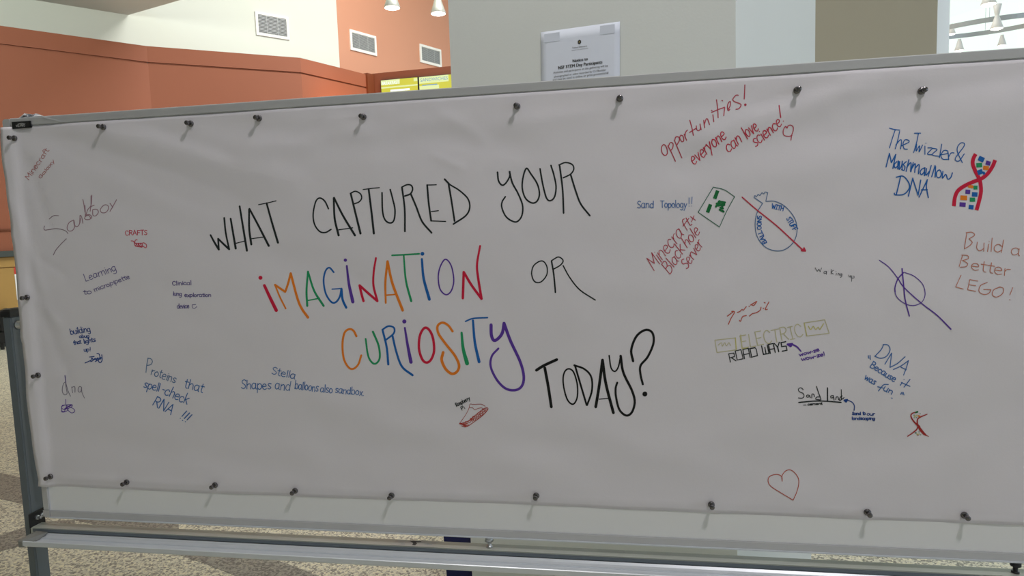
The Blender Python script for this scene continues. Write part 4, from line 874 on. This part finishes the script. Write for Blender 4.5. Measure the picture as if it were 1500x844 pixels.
write(HW, 'red illegible slanting scrawl above the pale yellow word', S('C', 'AB', 1.3, '230,280 285,240;270,235 300,240 265,300 240,358;325,245 350,235 370,215 380,225 410,190;435,185 440,188;450,175 500,145 510,140;460,170 480,180 505,150;345,320 355,330 375,285 410,275;440,280 470,255 500,250 540,225 550,195;570,205 575,210;580,150 590,155;625,145 590,215 610,215'))
write(HW, 'small black words Waking up', S('d', 'S', 0.9, '262,135 290,185 320,235;320,235 365,175;365,175 400,250;400,250 440,140;580,235 530,235 500,265 520,295 570,275 580,230 572,320;705,185 700,310;765,205 705,260 765,310;845,290 835,340;835,240 838,242;885,340 890,295 915,290 925,340;990,300 950,310 960,345 990,330 1000,300 990,380 950,400;1185,335 1195,390 1230,370 1235,340 1240,410;1270,355 1262,510;1275,420 1330,415 1325,360'))
write(HW, 'black words Sand land, underlined', S('k', 'R', 1.3, '190,125 150,92 110,115 120,155 190,190 205,240 170,270 110,265;300,225 260,215 245,240 270,255 300,235 310,260;335,265 340,200 370,205 380,245;415,70 450,180 490,290 450,295 400,285 420,250 470,250;690,225 655,235 660,265 700,255 700,220 712,300;740,295 750,250 780,250 785,295;833,125 838,290;880,260 835,295 800,305 820,250 850,230'),
  S('k', 'R', 1.8, '600,95 602,305;115,342 230,330 400,318 600,322 830,340'), S('k', 'R', 1.0, '195,385 240,383'), T('k', 'R', 1.1, 'cement', (265, 392), (510, 375), 38))
write(HW, 'tiny dark blue two-line note with an arrow toward Sand land', S('B', 'R', 1.4, '1050,475 1055,400 1020,340 940,300'), S('B', 'R', 2.4, '885,305 935,295;890,310 915,332;935,295 915,332'), T('B', 'R', 1.2, 'Sand', (1015, 550), (1160, 552), 48), T('B', 'R', 1.2, 'to', (1195, 550), (1240, 552), 58), T('B', 'R', 1.2, 'our', (1265, 558), (1395, 560), 52), T('B', 'R', 1.2, 'landscaping', (1015, 632), (1400, 635), 50))
write(DR, 'small red twisted ribbon shape with green and yellow dots',
  S('a', 'Q', 1.4, '400,152 320,160 260,190 240,240 270,320 330,400', 2.2), S('a', 'Q', 2.2, '330,400 400,470 470,560 560,680', 3.6), S('a', 'Q', 2.6, '560,680 610,720 680,748', 0.9), S('a', 'Q', 1.3, '640,200 540,240 440,290 400,340 400,440 440,500', 2.4), S('a', 'Q', 2.0, '410,520 380,580 300,650 160,745', 1.4), S('a', 'Q', 3.4, '440,500 480,600 600,710', 2.8),
  S('e', 'Q', 2.0, '355,158 402,140', 2.6), S('Y', 'Q', 1.8, '360,235 390,230;330,255 345,260;420,690 425,695;390,690 395,700;455,690 460,695'), S('e', 'Q', 1.4, '318,222 322,226;468,188 472,192;318,288 322,292;373,283 377,289'), S('o', 'Q', 2.2, '425,240 460,250'), S('e', 'Q', 2.2, '362,660 366,668'), S('e', 'Q', 1.4, '438,638 442,644;483,708 487,714'), S('a', 'Q', 1.8, '416,716 424,722'))
circ = ';'.join(' '.join('%g,%g' % (x + 24 * math.cos(a), y + 24 * math.sin(a)) for a in [2 * math.pi * k / 8 for k in range(9)]) for x, y in
  ((300, 720), (350, 675), (375, 722), (425, 655), (465, 605), (490, 622), (540, 602), (515, 562), (570, 530), (600, 572), (630, 480), (645, 525), (690, 450), (695, 495), (745, 412), (755, 452), (800, 390), (330, 745)))
write(DR, 'red pie slice with a row of small circles along its crust', S('a', 'P', 0.7, '200,700 330,520 410,370 440,260 500,270 600,265 700,265 780,310;430,340 500,345 540,390 620,360 700,345 740,370'), S('a', 'P', 1.0, '205,705 400,640 600,480 740,370 820,340;250,750 320,775 400,750 600,610 760,480 845,370 820,340'), S('C', 'P', 0.9, circ), S('a', 'P', 2.2, '215,700 300,725 340,750', 1.2))
write(HW, 'tiny black words above the red pie slice', T('k', 'P', 1.0, 'Raspberry', (135, 318), (445, 165), 88), T('k', 'P', 1.0, 'Pi', (255, 400), (325, 362), 75))
write(HW, 'blue words Sand Topology', T('l', 'Y', 1.1, 'Sand', (65, 272), (185, 270), 54), T('l', 'Y', 1.1, 'Topology', (235, 268), (425, 272), 52), T('l', 'Y', 1.0, '!!', (435, 262), (468, 262), 66))
write(DR, 'green tilted rectangle with dark green filled patches', S('G', 'Y', 1.1, '620,120 510,303;510,303 570,345 665,410;665,410 720,290 775,190;775,190 700,140 620,120'), S('e', 'Y', 5.3, '652,145 630,205'), S('e', 'Y', 5.3, '600,245 578,305'), S('e', 'Y', 3.2, '640,262 665,222;660,225 705,232;655,255 700,240;700,232 680,270;668,285 695,298;672,270 690,275;645,240 700,250'))
write(HW, 'red slanting three-line note ending in the word server', T('R', 'Y', 1.2, 'Minecra', (186, 730), (405, 470), 100, slant=0.3), T('R', 'Y', 1.2, 'ft', (420, 445), (462, 395), 70, slant=0.3), S('R', 'Y', 1.1, '455,335 490,360;480,328 462,372'), T('R', 'Y', 1.2, 'Black', (300, 757), (415, 580), 84, slant=0.3), T('R', 'Y', 1.2, 'hole', (425, 565), (525, 455), 80, slant=0.3), T('R', 'Y', 1.2, 'Server', (430, 724), (545, 540), 74, slant=0.3))
write(DR, 'blue outlined balloon with words inside its rim', S('t', 'Z', 1.2, '220,185 290,185 370,225 440,310 462,400 440,490 380,550 305,568 220,540 160,470 138,380 150,280 195,200;195,200 130,155;220,185 235,118;130,155 135,140 150,148 160,130 175,140 190,118 205,128 215,112 235,118'),
  T('b', 'Z', 1.3, 'WITH', (262, 238), (352, 258), 36), T('b', 'Z', 1.3, 'STUFF', (378, 318), (432, 415), 38), T('b', 'Z', 1.3, 'BALL', (228, 505), (186, 410), 34), T('b', 'Z', 1.3, 'OONS', (184, 402), (186, 298), 32))
write(DR, 'long thin red arrow through the blue balloon', S('m', 'Z', 1.6, '37,152 150,250 300,370 430,490 505,560', 2.1), S('m', 'Z', 3.4, '500,560 518,556', 3.0), S('m', 'Z', 2.4, '515,545 525,568;498,566 525,568'))
write(DR, 'purple crossed oval scribble', S('p', 'AA', 1.2, '85,287 150,335 210,410 255,475 370,580 480,665 575,760', 2.0), S('p', 'AA', 2.0, '240,345 250,450 262,560 290,670', 1.8), S('p', 'AA', 1.2, '250,370 215,410 190,480 205,540 260,585 320,598 375,575 398,520 380,450 320,395 255,370'), S('p', 'AA', 1.8, '248,375 212,415 192,470 192,505'))
write(HW, 'thin orange three-line note beginning with Build a', S('c', 'AA', 1.1, '685,100 668,205;680,98 720,95 738,115 700,140;700,140 722,165 700,190 668,208;655,255 632,330;650,252 690,255 695,275 655,290;660,290 690,310 680,330 640,335;645,390 608,470;608,470 660,485;705,420 690,490;705,420 760,430;700,455 745,462;690,490 745,500;825,440 780,460 768,500 800,522 835,515 850,490;850,490 800,488;915,470 870,490 860,525 890,540 930,515 935,480 905,470;1000,475 980,525;978,558 981,560'),
  T('c', 'AA', 1.1, 'uild', (745, 215), (925, 238), 88), T('c', 'AA', 1.1, 'a', (982, 250), (1042, 258), 78), T('c', 'AA', 1.1, 'etter', (708, 352), (972, 400), 78))
write(DR, 'large thin brownish red outlined heart near the bottom edge', S('C', 'AC', 1.1, '437,195 435,175 415,165 385,172 375,190 385,215 430,245 485,278;437,195 437,170 455,148 480,148 505,175 510,205 500,245 485,278'))
